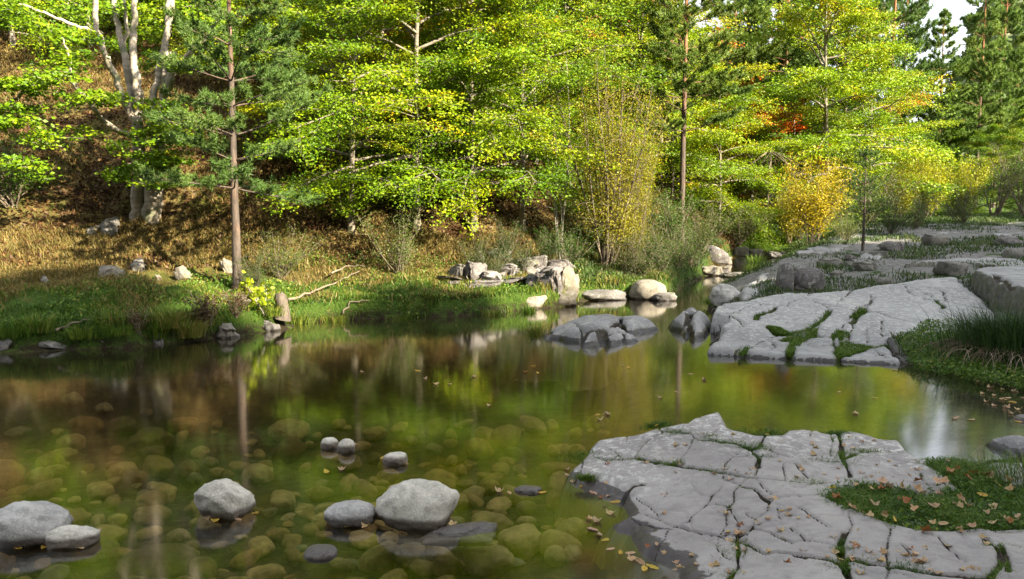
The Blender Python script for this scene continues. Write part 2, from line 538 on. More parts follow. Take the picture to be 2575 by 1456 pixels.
def ground_mat():
    t = NT('ground')
    p = t.pos()
    n1 = t.noise(1.3, 6, .65, p); n2_ = t.noise(7, 6, .7, p); n3 = t.noise(38, 5, .7, p); nb = t.noise(.45, 4, .6, p)
    lit = t.ramp(n3, [(.25, (.012, .008, .004)), (.45, (.045, .024, .010)), (.6, (.10, .055, .021)), (.78, (.22, .14, .055))])
    dry = t.ramp(n3, [(.3, (.05, .042, .012)), (.5, (.16, .125, .04)), (.72, (.30, .24, .09))])
    hl = t.mix(t.step(n1, .42, .6), lit, dry)
    moss = t.ramp(n3, [(.3, (.025, .04, .006)), (.6, (.10, .125, .018)), (.8, (.19, .20, .03))])
    hl = t.mix(t.math('MULTIPLY', t.step(nb, .52, .66), .8), hl, moss)
    gr = t.ramp(n3, [(.3, (.02, .04, .008)), (.55, (.06, .115, .014)), (.8, (.15, .19, .03))])
    gr = t.mix(t.math('MULTIPLY', t.step(n2_, .52, .72), .6), gr, dry)
    c = t.mix(t.step(t.math('ADD', t.attr('grassy'), t.math('MULTIPLY', t.math('SUBTRACT', n1, .5), .8)), .35, .65), hl, gr)
    stone = t.ramp(n2_, [(.3, (.13, .125, .12)), (.6, (.27, .265, .25))])
    c = t.mix(t.step(t.math('ADD', t.attr('rocky'), t.math('MULTIPLY', t.math('SUBTRACT', n1, .5), 1.6)), .55, .68), c, stone)
    bed = t.ramp(n2_, [(.3, (.025, .02, .008)), (.5, (.06, .046, .018)), (.7, (.14, .11, .045))])
    bed = t.mix(.4, bed, t.ramp(n3, [(.35, (.035, .026, .01)), (.65, (.27, .21, .10))]))
    c = t.mix(t.step(t.z(), .05, -.03), c, bed)
    mud = t.math('MULTIPLY', t.step(t.z(), .20, .04), t.step(n2_, .38, .55))
    c = t.mix(mud, c, (.035, .026, .016))
    h = t.math('ADD', n3, t.math('MULTIPLY', n2_, 1.5))
    return t.pbr(c, .9, t.bump(h, 1., .05), .15)


M['ground'] = ground_mat()


def water_mat():
    t = NT('water')
    p = t.pos()
    mp = t.n('Mapping'); t.l(p, mp.inputs[0]); mp.inputs['Scale'].default_value = (.55, 1.5, 1)
    mp.inputs['Rotation'].default_value = (0, 0, .12)
    w = t.math('ADD', t.noise(5.5, 3, .5, mp.outputs[0]), t.math('MULTIPLY', t.noise(1.5, 2, .5, mp.outputs[0]), 1.2))
    bn = t.bump(w, .010, .03)
    g = t.n('BsdfGlossy'); g.inputs['Roughness'].default_value = .085; t.l(bn, g.inputs['Normal'])
    tr = t.n('BsdfTransparent'); tr.inputs[0].default_value = (.95, .95, .86, 1)
    fr = t.n('LayerWeight'); fr.inputs[0].default_value = .5; t.l(bn, fr.inputs[1])
    rf = t.math('MULTIPLY', t.math('POWER', fr.outputs[1], 3.4), 1.35, True)
    mx = t.n('MixShader'); t.l(rf, mx.inputs[0]); t.l(tr.outputs[0], mx.inputs[1]); t.l(g.outputs[0], mx.inputs[2])
    t.l(mx.outputs[0], t.out.inputs[0])
    va = t.n('VolumeAbsorption'); va.inputs[0].default_value = (.62, .54, .20, 1); va.inputs[1].default_value = .34
    t.l(va.outputs[0], t.out.inputs[1])
    return t.m


M['water'] = water_mat()
# ------------------------------------------------------------------ ground, water


def spaced(lo, a, b, hi, d, g):
    mid = list(np.arange(a, b, d)); l = []; r = []
    x = a; s = d
    while x > lo: s *= g; x -= s; l.append(x)
    x = mid[-1]; s = d
    while x < hi: s *= g; x += s; r.append(x)
    return np.array(l[::-1] + mid + r)


def grid_mesh(xs, ys, Z, keep=None):
    X, Y = np.meshgrid(xs, ys)
    nx, ny = len(xs), len(ys)
    V = np.stack([X, Y, Z], -1).reshape(-1, 3)
    i = np.arange(ny - 1)[:, None] * nx; j = np.arange(nx - 1)[None, :]
    F = np.stack([i + j, i + j + 1, i + nx + j + 1, i + nx + j], -1).reshape(-1, 4)
    m = MB()
    if keep is not None:
        k = keep.reshape(-1)
        F = F[k[F].any(1)]
        used = np.unique(F); mp = np.full(len(V), -1); mp[used] = np.arange(len(used))
        V = V[used]; F = mp[F]
        m.add(V, F); return m, used
    m.add(V, F)
    return m, None


def build_ground():
    global GZ
    for pl, T in ((W2, T2), (LEP, T3)):
        k = sdist(GX, GY, pl)
        GZ = np.where(k > .03, np.minimum(GZ, T(GX, GY) - .14), GZ)
    gm, _ = grid_mesh(gx, gy, GZ)
    grd = gm.build('ground', M['ground'], smooth=True, attrs={'grassy': grassy, 'rocky': np.where(rightside & (GY > 9.5), .80, 0) * ss(33, 27, GY)})
    grd['kind'] = 'structure'


gx = spaced(-420, -13, 11, 420, .065, 1.05)
gy = spaced(-160, 4, 24, 700, .065, 1.045)
GX, GY = np.meshgrid(gx, gy)
GZ = G(GX, GY)
fdist = np.where(GY > np.interp(GX, *np.array(FOOT).T), seg_dist(GX, GY, FOOT), 0)
rightside = GX > np.interp(GY, [8, 12, 16, 18, 24, 30, 45, 70, 110], [0, 1.5, 3.0, 4.0, 6.0, 8.8, 15, 27, 50])
grassy = np.where(rightside, .9, 1 - ss(-1.4, .3, np.where(GY > np.interp(GX, *np.array(FOOT).T), 1, -1) * seg_dist(GX, GY, FOOT) + .6 * n2(GX, GY, .5, 31)) * .95) * np.where(rightside, 1, ss(2.6, 1.3, water_sd(GX, GY) + .9 * n2(GX, GY, .6, 83, 2)) * .6 + .4)

wx = [-62, 16]; wy = [-4, 40]
wm = MB()
Vb = [(x, y, z) for z in (-1.6, 0) for y in wy for x in wx]
wm.add(Vb, [(0, 2, 3, 1), (4, 5, 7, 6), (0, 1, 5, 4), (2, 6, 7, 3), (0, 4, 6, 2), (1, 3, 7, 5)])
wat = wm.build('water', M['water']); wat['kind'] = 'structure'

# ------------------------------------------------------------------ rock slabs seen from above


def crop(x0, y0, k):                     # crop pixel -> photo pixel (2574 wide)
    return lambda pts: [((x0 + a * k) * .64414, (y0 + b * k) * .64414) for a, b in pts]


F6 = crop(2200, 1550, .4875); F7 = crop(3100, 1550, .4878); C5 = crop(2600, 850, .5421); C6 = crop(2600, 1100, .7968); C1 = crop(0, 0, .7967)


def on_height(pts, T):                   # photo pixels onto the height function T(x, y)
    out = []
    for X, Y in pts:
        z = .2
        for _ in range(12):
            q = P(np.array(float(X)), np.array(float(Y)), z)
            z = .5 * z + .5 * float(T(np.array(q[0]), np.array(q[1])))
        out.append((q[0], q[1]))
    return out


def T1(x, y):
    xe = np.interp(y, [3, 4.1, 4.9, 5.4, 5.8], [.95, .85, .75, .5, .35])
    return (.17 + .035 * (y - 4.5)) * (.38 + .62 * ss(0, 1.0, x - xe)) + .012 * n2(x, y, .8, 41, 3)


def slab(name, T, outline, thick, thin, xr, yr, step, edge, mat, lich_f, wet_f, base=-.45, gap=(.035, .06), thinw=(.011, .02), plate=.012, ragged=0.):
    xs = np.arange(*xr, step); ys = np.arange(*yr, step)
    X, Y = np.meshgrid(xs, ys)
    wxn = X + .02 * n2(X, Y, 5, 51, 3) * (step / .013) ** .5; wyn = Y + .02 * n2(X, Y, 5, 52, 3) * (step / .013) ** .5
    sd = sdist(X + .04 * n2(X, Y, 3, 55, 3), Y + .04 * n2(X, Y, 3, 56, 3), outline)
    if ragged: sd = sd + ragged * n2(X, Y, 3.5, 63, 4) + ragged * .6 * np.round(n2(X, Y, 1.3, 64, 2) * 3) / 3
    Z = T(X, Y)
    d1 = np.full(X.shape, 9.)
    for pl in thick: d1 = np.minimum(d1, seg_dist(wxn, wyn, pl))
    d2 = np.full(X.shape, 9.)
    for pl in thin: d2 = np.minimum(d2, seg_dist(wxn, wyn, pl))
    w1 = gap[0] * (1 + .55 * n2(X, Y, 3.5, 57, 2)); w2 = thinw[0] * (1 + .5 * n2(X, Y, 6, 58, 2))
    Z = Z - gap[1] * (1 - ss(w1 * .5, w1 * 1.35, d1)) - thinw[1] * (1 - ss(w2 * .3, w2 * 1.6, d2))
    Z = Z - plate * np.exp(-np.minimum(d1, d2) / (gap[0] * 1.7))
    Z = Z + .006 * n2(X, Y, 6, 59, 4) + .008 * n2(X, Y, 1.6, 60, 3) * (step / .013)
    lay = np.abs(n2(X, Y, 2.2, 61, 4))
    Z = Z + .010 * ss(.02, .07, lay) * (step / .013) ** .5
    e = np.clip(sd / (edge(X, Y) if callable(edge) else edge), -1.2, 1)
    prof = np.where(e > 0, 1 - (1 - e) ** 2.2, -0.0)
    Z = np.where(sd > 0, base * 0 + (Z + .10) * prof - .10, -.10 + np.maximum(sd * 4, base))
    keep = sd > -.14
    m, used = grid_mesh(xs, ys, Z, keep)
    soil = np.maximum(1 - ss(w1 * .55, w1 * 1.5, d1), (1 - ss(w2 * .3, w2 * 1.3, d2)) * .85)
    face = np.where(sd < .11, 1., 0.) if ragged else 0 * X
    f = lambda A: A.reshape(-1)[used]
    return m.build(name, mat, smooth=True, attrs={'soil': f(soil), 'lichen': f(lich_f(X, Y, sd)), 'wet': f(wet_f(X, Y, Z, sd)), 'face': f(face)}), m


OUT1 = F6([(0, 590), (20, 520), (120, 440), (150, 380), (230, 330), (370, 305), (490, 280), (560, 265), (680, 225), (770, 205), (900, 170), (1040, 120),
           (1150, 90), (1240, 95), (1300, 115), (1370, 175), (1385, 235), (1430, 250), (1570, 280), (1660, 275), (1690, 240), (1846, 225)]) + \
    F7([(60, 212), (120, 235), (180, 222), (260, 230), (290, 260), (400, 240), (560, 260), (700, 300), (900, 315), (960, 360), (985, 420), (1060, 480),
        (1300, 490), (1500, 540), (1620, 505), (1750, 490), (1950, 440), (2300, 470)])
W1 = on_height(OUT1, T1) + [(6.2, 5.2), (6.2, 2.4), (.9, 2.4), (.95, 3.2)] + \
    on_height(F6([(760, 1456), (740, 1370), (640, 1300), (560, 1280), (500, 1230), (470, 1160), (440, 1090), (330, 1090), (250, 1020), (300, 975), (430, 940), (400, 880), (380, 830), (300, 790), (200, 750), (120, 700), (40, 650)]), lambda x, y: .02 + 0 * x)
THICK1 = [F6(p) for p in ([(300, 505), (400, 505), (580, 490), (700, 520), (800, 535), (960, 570), (1100, 580), (1220, 610), (1340, 630), (1460, 655), (1530, 660)],
                          [(790, 280), (1010, 300)], [(1060, 350), (1200, 355), (1360, 370), (1430, 390), (1500, 410), (1580, 390), (1600, 330), (1650, 270), (1690, 240)],
                          [(1420, 740), (1520, 745), (1600, 800), (1640, 830)], [(890, 1040), (1000, 1065), (1100, 1090), (1200, 1110), (1250, 1120), (1300, 1090), (1400, 1090), (1500, 1070), (1530, 1040)],
                          [(1530, 1050), (1620, 1080), (1720, 1130), (1846, 1190)], [(1250, 1120), (1330, 1150), (1420, 1160), (1480, 1190), (1540, 1230), (1620, 1270), (1700, 1250), (1846, 1280)],
                          [(1400, 1120), (1400, 1240), (1380, 1310), (1370, 1380), (1340, 1470)], [(1270, 1110), (1480, 1110)], [(1290, 1140), (1460, 1150)],
                          [(640, 720), (560, 730), (500, 760), (430, 820), (380, 850)], [(1500, 420), (1560, 500), (1545, 570)])] + \
    [F7(p) for p in ([(330, 260), (360, 340), (380, 430), (400, 500), (430, 560), (440, 640)], [(400, 500), (480, 450)], [(400, 1100), (395, 1180), (380, 1270), (400, 1370), (430, 1470)],
                     [(0, 1275), (150, 1290), (280, 1310), (400, 1370)], [(430, 1290), (600, 1330), (740, 1350), (880, 1370), (980, 1390), (1100, 1410), (1300, 1430), (1560, 1470)],
                     [(1500, 1120), (1560, 1170), (1630, 1250), (1640, 1330), (1600, 1400), (1570, 1470)], [(1640, 1200), (1690, 1290), (1700, 1400)])]
THIN1 = [F6(p) for p in ([(230, 480), (330, 520), (400, 505)], [(770, 230), (790, 290), (740, 320), (690, 350), (620, 400), (575, 450), (570, 490)], [(1010, 300), (1040, 340), (1180, 300), (1270, 235)],
                         [(1020, 340), (1010, 390), (970, 460), (930, 500), (900, 540)], [(1430, 430), (1380, 460), (1330, 500), (1300, 560)], [(1545, 570), (1510, 640)], [(1660, 440), (1750, 460), (1846, 485)],
                         [(1530, 660), (1650, 670), (1846, 680)], [(1760, 530), (1750, 600), (1750, 670)], [(1450, 670), (1400, 720), (1350, 780), (1360, 830), (1310, 880), (1300, 960), (1270, 1040), (1240, 1100), (1230, 1150), (1240, 1220), (1290, 1280), (1350, 1320)],
                         [(1270, 640), (1270, 670), (1340, 690), (1400, 720)], [(1640, 830), (1720, 800), (1846, 785)], [(1250, 740), (1180, 800), (1150, 850), (1110, 900), (1050, 950), (1000, 1000), (950, 1020), (890, 1040)],
                         [(1530, 1040), (1540, 980), (1610, 920)], [(480, 920), (640, 940), (760, 980), (840, 1030), (890, 1045)], [(520, 950), (640, 1010), (760, 1050), (860, 1060)], [(580, 810), (680, 880), (760, 970)],
                         [(820, 1070), (800, 1140), (760, 1190), (690, 1250)], [(1310, 880), (1350, 940), (1400, 1000), (1410, 1060)], [(1720, 880), (1740, 960), (1800, 1040), (1846, 1080)], [(350, 410), (430, 450), (480, 490)],
                         [(500, 270), (500, 370)], [(1140, 880), (1200, 870), (1290, 880)], [(1440, 920), (1520, 970), (1540, 980)], [(1550, 690), (1640, 760), (1710, 800)], [(120, 440), (160, 520), (120, 600), (160, 690)], [(1640, 840), (1620, 900)])] + \
    [F7(p) for p in ([(130, 230), (125, 310)], [(270, 240), (300, 340), (285, 480)], [(380, 370), (450, 380), (530, 395), (545, 350)], [(480, 450), (640, 435), (800, 435), (1000, 435)], [(0, 510), (40, 570), (100, 650)],
                     [(1010, 610), (1050, 700)], [(40, 890), (140, 960), (270, 1050)], [(450, 950), (430, 1050), (420, 1110)], [(0, 1180), (150, 1165), (280, 1180), (360, 1200)], [(760, 1060), (750, 1200), (740, 1370), (740, 1470)],
                     [(1150, 1130), (1250, 1230), (1360, 1310)], [(860, 1180), (920, 1260)], [(0, 1080), (50, 1110), (100, 1165)], [(0, 485), (180, 510), (280, 525), (390, 530)], [(0, 690), (180, 700), (300, 690), (440, 660)], [(0, 790), (150, 795), (220, 780)])]
GRASSP = on_height(F7([(190, 790), (330, 715), (480, 690), (700, 715), (1000, 730), (1250, 720), (1130, 610), (1010, 540), (1080, 490), (1300, 500), (1500, 545), (1560, 610), (1640, 690), (1837, 720), (2100, 700), (2100, 1060), (1837, 1070), (1650, 1080), (1480, 1060), (1280, 1100), (1100, 1090), (950, 1070), (760, 1030), (620, 970), (450, 910), (300, 850)]), T1)
TH1 = [on_height(p, T1) for p in THICK1]; TN1 = [on_height(p, T1) for p in THIN1]


def T1g(x, y):                            # slab top with a hollow of soil under the grass
    return T1(x, y) - .035 * ss(0, .06, sdist(x, y, GRASSP))


slab1, slab1m = slab('rock_slab', T1g, W1, TH1, TN1, (.2, 5.4), (3.0, 6.7), .0105, lambda X, Y: .13 + .08 * ss(1.7, .8, X) * ss(5.6, 5.0, Y), M['slab'],
                     lambda X, Y, sd: np.clip(ss(.9, .0, sd) * ss(4.6, 5.4, Y) * 1.1, .05, 1), lambda X, Y, Z, sd: np.clip(1.5 - Z / .05, 0, 1) * 1.1 + .35 * ss(.5, .05, sd) * ss(4.6, 4.2, Y), gap=(.015, .035), thinw=(.0055, .014), plate=.0025)
tag(slab1, 'large cracked grey slab in the right foreground scattered with dry leaves', 'rock')


def T2(x, y):
    z = np.interp(y, [9.3, 10.2, 10.8, 11.6, 12.6, 13.6, 15, 17.5], [.06, .09, .15, .26, .42, .54, .62, .66])
    return z + .03 * n2(x, y, .5, 43, 3)


OUT2 = C5([(280, 942), (350, 880), (380, 800), (430, 710), (310, 690), (330, 640), (440, 605), (560, 590), (640, 570), (860, 545), (1120, 535), (1360, 510), (1500, 490), (1680, 470), (1880, 430), (2110, 430), (2160, 490), (2330, 620), (2440, 730), (2480, 790),
           (2200, 820), (1980, 840), (1800, 840), (1600, 890), (1640, 960), (1690, 1040), (1480, 1025), (1290, 1010), (1220, 1015), (900, 985), (600, 962)])
TH2 = [C5(p) for p in ([(640, 730), (680, 690), (740, 680), (780, 640)], [(1180, 670), (1130, 720), (1080, 770), (1000, 810), (920, 830), (800, 840), (730, 790)], [(1410, 650), (1340, 710)], [(1220, 830), (1200, 900), (1230, 960), (1240, 1010)],
                       [(1260, 830), (1260, 920), (1300, 990)], [(820, 890), (920, 880), (1000, 880), (1080, 850)], [(880, 980), (900, 930), (940, 890)], [(1300, 920), (1400, 930), (1500, 940), (1600, 920)], [(540, 960), (600, 930)], [(1440, 650), (1400, 690), (1340, 760)],
                       [(440, 690), (510, 690)], [(1940, 600), (1990, 650)], [(1850, 590), (1910, 600)], [(1250, 970), (1400, 960), (1440, 940)])]
TN2 = [C5(p) for p in ([(590, 600), (650, 610), (690, 630), (780, 630), (860, 640), (880, 610), (980, 580), (1040, 550), (1090, 540)], [(510, 690), (560, 650), (610, 640)], [(980, 590), (1060, 610), (1140, 640), (1180, 670)], [(1140, 640), (1200, 640), (1240, 600), (1310, 540), (1340, 520)],
                       [(1470, 550), (1470, 590), (1410, 650)], [(1340, 710), (1280, 770), (1220, 830)], [(1500, 560), (1440, 650)], [(1340, 760), (1330, 830), (1310, 910)], [(1440, 680), (1520, 680), (1600, 710), (1700, 740), (1800, 760), (1900, 770)], [(1200, 640), (1280, 655), (1360, 670), (1440, 680)],
                       [(1450, 790), (1450, 910)], [(1550, 740), (1555, 860)], [(600, 930), (680, 890), (760, 850), (900, 850)], [(450, 700), (520, 740), (560, 790), (460, 800), (390, 840)], [(560, 790), (640, 790), (720, 770), (800, 790)], [(1860, 540), (1910, 570), (1850, 600)], [(1990, 650), (1970, 690)], [(2000, 530), (2010, 600)],
                       [(1670, 580), (1800, 590)], [(2060, 575), (2200, 590)], [(1900, 770), (1800, 830)], [(1700, 480), (1780, 560), (1860, 580)], [(740, 950), (780, 930), (760, 900)], [(480, 960), (560, 925), (700, 930)], [(1080, 860), (1200, 870)], [(1000, 900), (1100, 930), (1230, 920)], [(2010, 610), (2150, 640), (2300, 660)], [(1900, 500), (2000, 540)],
                       [(1400, 1000), (1560, 980), (1640, 990)], [(1500, 960), (1600, 1010)])]
W2 = on_height(OUT2, T2)
slab2, slab2m = slab('rock_slab', T2, W2, [on_height(p, T2) for p in TH2], [on_height(p, T2) for p in TN2], (2.2, 9.6), (9.0, 17.2), .026, .09, M['slab_pale'],
                     lambda X, Y, sd: ss(9.9, 11, Y) * .8 + .1, lambda X, Y, Z, sd: np.clip(1.1 - Z / .06, 0, 1) * .8, gap=(.032, .07), thinw=(.016, .03), plate=.008)
tag(slab2, 'broad pale bedrock slab sloping up from the far side of the river inlet', 'rock')

# upper ledge at the far right: a step of bedrock with a rough front face
LE = [P(np.array(a), np.array(b), z)[:2] for a, b, z in ((2436, 682, .80), (2500, 706, .76), (2574, 741, .72), (2700, 805, .70))]
LEP = [tuple(p) for p in LE] + [(12, 9), (15, 13)] + [tuple(P(np.array(a), np.array(b), .9)[:2]) for a, b in ((2750, 655), (2574, 655), (2460, 662))]


def T3(x, y):
    return .70 + .026 * (y - 10) + .03 * n2(x, y, .7, 45, 3)


slab3, _ = slab('rock_ledge', T3, LEP, [on_height(C5(p), T3) for p in ([(2350, 410), (2420, 450), (2500, 490)], [(2340, 320), (2440, 330)])], [on_height(C5(p), T3) for p in ([(2270, 420), (2400, 470), (2575, 540)], [(2400, 400), (2575, 420)], [(2300, 360), (2575, 380)], [(2480, 480), (2575, 470)])],
                (6.3, 12.5), (8.4, 19.6), .03, .09, M['slab_pale'], lambda X, Y, sd: ss(.25, 0, sd), lambda X, Y, Z, sd: 0 * X, gap=(.06, .09), thinw=(.025, .03), ragged=.07)
tag(slab3, 'raised bedrock ledge with a mossy vertical front at the right edge', 'rock')


def tier(label, pts, zf, step, name='rock_ledge', thin=(), rag=.08, mat='slab_pale', edge=.10, thick=()):
    """a step of bedrock whose top outline is traced from the photo"""
    T = lambda x, y: zf(x, y) + .03 * n2(x, y, .8, 46, 3)
    w = on_height(C5(pts), T); a = np.array(w)
    lo = a.min(0) - .3; hi = a.max(0) + .3
    o, _ = slab(name, T, w, [on_height(C5(p), T) for p in thick], [on_height(C5(p), T) for p in thin], (lo[0], hi[0]), (lo[1], hi[1]), step, edge, M[mat], lambda X, Y, sd: ss(.4, 0, sd) * .9, lambda X, Y, Z, sd: 0 * X, gap=(.05, .07), thinw=(.02, .03), ragged=rag, base=-.6)
    tag(o, label, 'rock')
    return o


pz = lambda y: np.interp(y, [9, 11.5, 13.5, 16, 20, 30, 45], [.05, .2, .46, .60, .80, 1.1, 1.2])
tier('middle bedrock ledge with a dark mossy face running behind the pale slab', [(1610, 330), (1760, 326), (1930, 318), (2180, 322), (2200, 345), (2330, 350), (2600, 415), (2700, 300), (2400, 290), (2100, 296), (1800, 305)], lambda x, y: pz(y) + .13, .04, thin=[[(1700, 310), (1760, 326)], [(1925, 300), (1930, 330)], [(2180, 300), (2200, 345)], [(2300, 300), (2420, 360)]])
tier('upper bedrock ledge with a broken dark face below the far grass', [(1840, 130), (1940, 122), (2040, 128), (2110, 118), (2230, 112), (2330, 118), (2360, 135), (2540, 140), (2680, 150), (2680, 100), (2300, 96), (2000, 104)], lambda x, y: pz(y) + .16, .06, thin=[[(2040, 110), (2050, 140)], [(2340, 100), (2350, 140)]])
tier('topmost flat rock pavement at the edge of the far grass', [(1970, 88), (2200, 84), (2330, 86), (2600, 92), (2600, 68), (2320, 64), (2000, 70)], lambda x, y: pz(y) + .05, .07)
tier('low stepped shelf of bedrock along the stream side', [(920, 270), (1060, 262), (1240, 258), (1300, 225), (1340, 205), (1240, 192), (1050, 205), (1000, 235), (900, 250)], lambda x, y: pz(y) + .06, .04, mat='slab_dark', thin=[[(1040, 205), (1080, 262)], [(1160, 200), (1180, 258)]])
tier('grey bedrock sloping to the stream left of the tall black-sided block', [(560, 590), (640, 560), (820, 540), (800, 440), (830, 400), (740, 385), (620, 400), (600, 450), (520, 480), (470, 540)], lambda x, y: pz(y) * .75 + .03, .035, 'rock_slab', [[(610, 450), (800, 450)], [(640, 400), (680, 560)], [(540, 500), (700, 500)]], .04, edge=.2)
tier('flat broken bedrock in the grass at the middle of the terrace', [(1290, 320), (1450, 318), (1580, 300), (1590, 270), (1420, 262), (1300, 275)], lambda x, y: pz(y) + .06, .04, thin=[[(1380, 270), (1400, 320)], [(1500, 270), (1480, 315)]])
tier('pale flat rock in the grass behind the middle ledge', [(1620, 275), (1780, 280), (1900, 272), (2060, 268), (2000, 252), (1800, 255), (1640, 258)], lambda x, y: pz(y) + .03, .05)
C5b = crop(1300, 1100, .7967)


def island(label, pts, thick, thin, zt, step=.02):
    T = lambda x, y: zt + .05 * n2(x, y, 1.6, 47, 3) + .04 * np.abs(n2(x, y, .9, 48, 2))
    w = on_height(pts, lambda x, y: .35 * T(x, y)); a = np.array(w); lo = a.min(0) - .3; hi = a.max(0) + .3
    o, _ = slab('rock_island', T, w, [on_height(p, T) for p in thick], [on_height(p, T) for p in thin], (lo[0], hi[0]), (lo[1], hi[1]), step, .34, M['slab_dark'], lambda X, Y, sd: .35 + 0 * X, lambda X, Y, Z, sd: np.clip(1.3 - Z / .06, 0, 1), gap=(.06, .12), thinw=(.025, .05), ragged=.05, plate=.05)
    tag(o, label, 'rock'); return o


island('low dark grey island of split bedrock in the middle of the river', C5b([(950, 272), (1060, 238), (1130, 196), (1200, 180), (1290, 182), (1370, 158), (1415, 172), (1500, 172), (1570, 192), (1615, 216), (1490, 238), (1535, 282), (1440, 288), (1310, 300), (1180, 308), (1160, 280), (1060, 268)]),
       [C5b([(1060, 240), (1180, 268), (1220, 240), (1310, 215), (1400, 185)]), C5b([(1310, 215), (1350, 272), (1300, 300)]), C5b([(1405, 165), (1420, 210), (1490, 238)])], [C5b([(1180, 190), (1220, 240)]), C5b([(1350, 230), (1460, 225)]), C5b([(1400, 290), (1420, 230)])], .145)
island('smaller clump of grey bedrock in the water beside the pale sloping slab', C6([(5, 195), (55, 150), (120, 138), (190, 158), (228, 200), (222, 245), (140, 268), (75, 248), (65, 215)]), [C6([(120, 140), (110, 190), (70, 220)])], [C6([(150, 200), (220, 215)])], .26)
island('flat wet rock strewn with leaves in the inlet at the right edge', C6([(1500, 768), (1570, 750), (1650, 746), (1752, 762), (1900, 785), (1900, 870), (1752, 838), (1650, 830), (1560, 802)]), [], [C6([(1560, 760), (1650, 800), (1752, 810)])], .07, .012)
build_ground()
# ------------------------------------------------------------------ boulders and blocks
_ico = {}


def ico(sub):
    if sub not in _ico:
        import bmesh
        b = bmesh.new(); bmesh.ops.create_icosphere(b, subdivisions=sub, radius=1)
        V = np.array([v.co[:] for v in b.verts]); F = np.array([[v.index for v in f.verts] for f in b.faces]); b.free()
        _ico[sub] = (V, F)
    return _ico[sub]


def rock_mb(size, seed, box=1., rough=.12, sub=4, rz=0., tilt=(0, 0), facet=0., f0=1.6):
    V, F = ico(sub); V = V.copy()
    n = V.copy()
    Vb = np.sign(V) * np.abs(V) ** box
    Vb /= max(1e-6, np.abs(Vb).max())
    d = rough * fbm(n * f0 + seed * 7.3, seed, 4) + rough * .35 * fbm(n * f0 * 4.5 + seed, seed + 5, 3)
    d = d - rough * .7 * np.clip(1 - np.abs(fbm(n * f0 * 1.3 + seed * 3.1, seed + 9, 3)) * 5, 0, 1) ** 2
    if box < .66:
        ly = np.floor(n[:, 2] * 2.6 + .35 * vnoise(n * 2 + seed, seed))
        d = d + .16 * rough / .12 * (_hash(ly, ly * 0 + seed, ly * 0, 3) - .5)
    if facet:
        r2 = np.random.default_rng(seed)
        for _ in range(int(14)):            # flat faces: clip by random planes
            pn = r2.normal(size=3); pn /= np.linalg.norm(pn)
            h = r2.uniform(.55, .88)
            ex = np.clip(Vb @ pn - h, 0, None)
            Vb -= pn * ex[:, None] * facet
    Vb = Vb * (1 + d)[:, None]
    Vb = Vb - (Vb.max(0) + Vb.min(0)) / 2
    Vb = Vb / (Vb.max(0) - Vb.min(0)) * np.array(size)
    cx, sx = cos(tilt[0]), sin(tilt[0]); cy, sy = cos(tilt[1]), sin(tilt[1])
    Rx = np.array([[1, 0, 0], [0, cx, -sx], [0, sx, cx]]); Ry = np.array([[cy, 0, sy], [0, 1, 0], [-sy, 0, cy]]); Rz = np.array([[cos(rz), -sin(rz), 0], [sin(rz), cos(rz), 0], [0, 0, 1]])
    Vb = Vb @ (Rz @ Ry @ Rx).T
    m = MB(); m.add(Vb, F)
    return m


def rock(X0, X1, YT, YB, label, mat='boulder', seed=1, box=.85, rough=.12, depth=.9, sink=.35, name='boulder', at=None, facet=0., tilt=(0, 0), rz=0., group=None, sub=4, f0=1.6, parent=None, dist=None, z=None):
    """a rock filling the photo box X0..X1, YT..YB with its foot on the ground or water"""
    if dist is not None: base = Q(np.array((X0 + X1) / 2.), np.array(float(YB)), dist)
    elif z is not None: base = P(np.array((X0 + X1) / 2.), np.array(float(YB)), z)
    else: base = hit((X0 + X1) / 2., YB)
    s = float((base - np.array([0, 0, H])) @ FW) / FP
    w = (X1 - X0) * s; dp = w * depth
    hv = (YB - YT) * s
    look = math.atan2(H - base[2], base[1])
    top = hv - dp * .38 * sin(max(look, 0))
    top = max(top, hv * .5)
    full = top / (1 - sink)
    m = rock_mb((w * 1.03, dp, full), seed, box, rough, sub, rz, tilt, facet, f0)
    ctr = np.array([base[0] + base[0] / base[1] * dp * .42, base[1] + dp * .42, base[2] + top - full / 2])
    o = m.build(name, M[mat], parent, smooth=True)
    o.location = tuple(ctr)
    if parent is None: tag(o, label, 'rock', group)
    return o


# boulders standing in the river in front
rock(938, 1156, 1203, 1328, 'biggest pale rounded boulder standing in the water in front', 'boulder', 11, .72, .10, .75, .3, facet=.5)
rock(818, 946, 1264, 1326, 'low dark grey stone just left of the biggest pale boulder in the water', 'grey_boulder', 12, .85, .08, .8, .3)
rock(496, 640, 1202, 1308, 'round grey boulder in the water right of the leftmost two stones', 'boulder', 13, .8, .10, .9, .25, facet=.6)
rock(-25, 172, 1264, 1378, 'large grey boulder cut by the left edge of the picture', 'grey_boulder', 14, .85, .1, .75, .3, facet=.4)
rock(108, 248, 1325, 1382, 'small pale flat stone lying against the large grey boulder', 'boulder', 15, .85, .1, .6, .35)
rock(807, 851, 1100, 1132, 'left one of a touching pair of small pale stones out in the water', 'boulder', 16, .9, .08, .9, .3)
rock(850, 893, 1103, 1140, 'right one of a touching pair of small pale stones out in the water', 'boulder', 17, .9, .08, .9, .3)
rock(961, 1026, 1138, 1170, 'small pale stone with leaves at its foot behind the biggest boulder', 'boulder', 18, .85, .12, .8, .35)
rock(1292, 1362, 1226, 1243, 'tiny dark stone tip barely out of the water with a ring of leaves', 'grey_boulder', 19, .8, .15, .7, .4)
rock(765, 848, 1376, 1407, 'stone barely breaking the surface near the bottom edge', 'grey_boulder', 20, .85, .08, .9, .5)
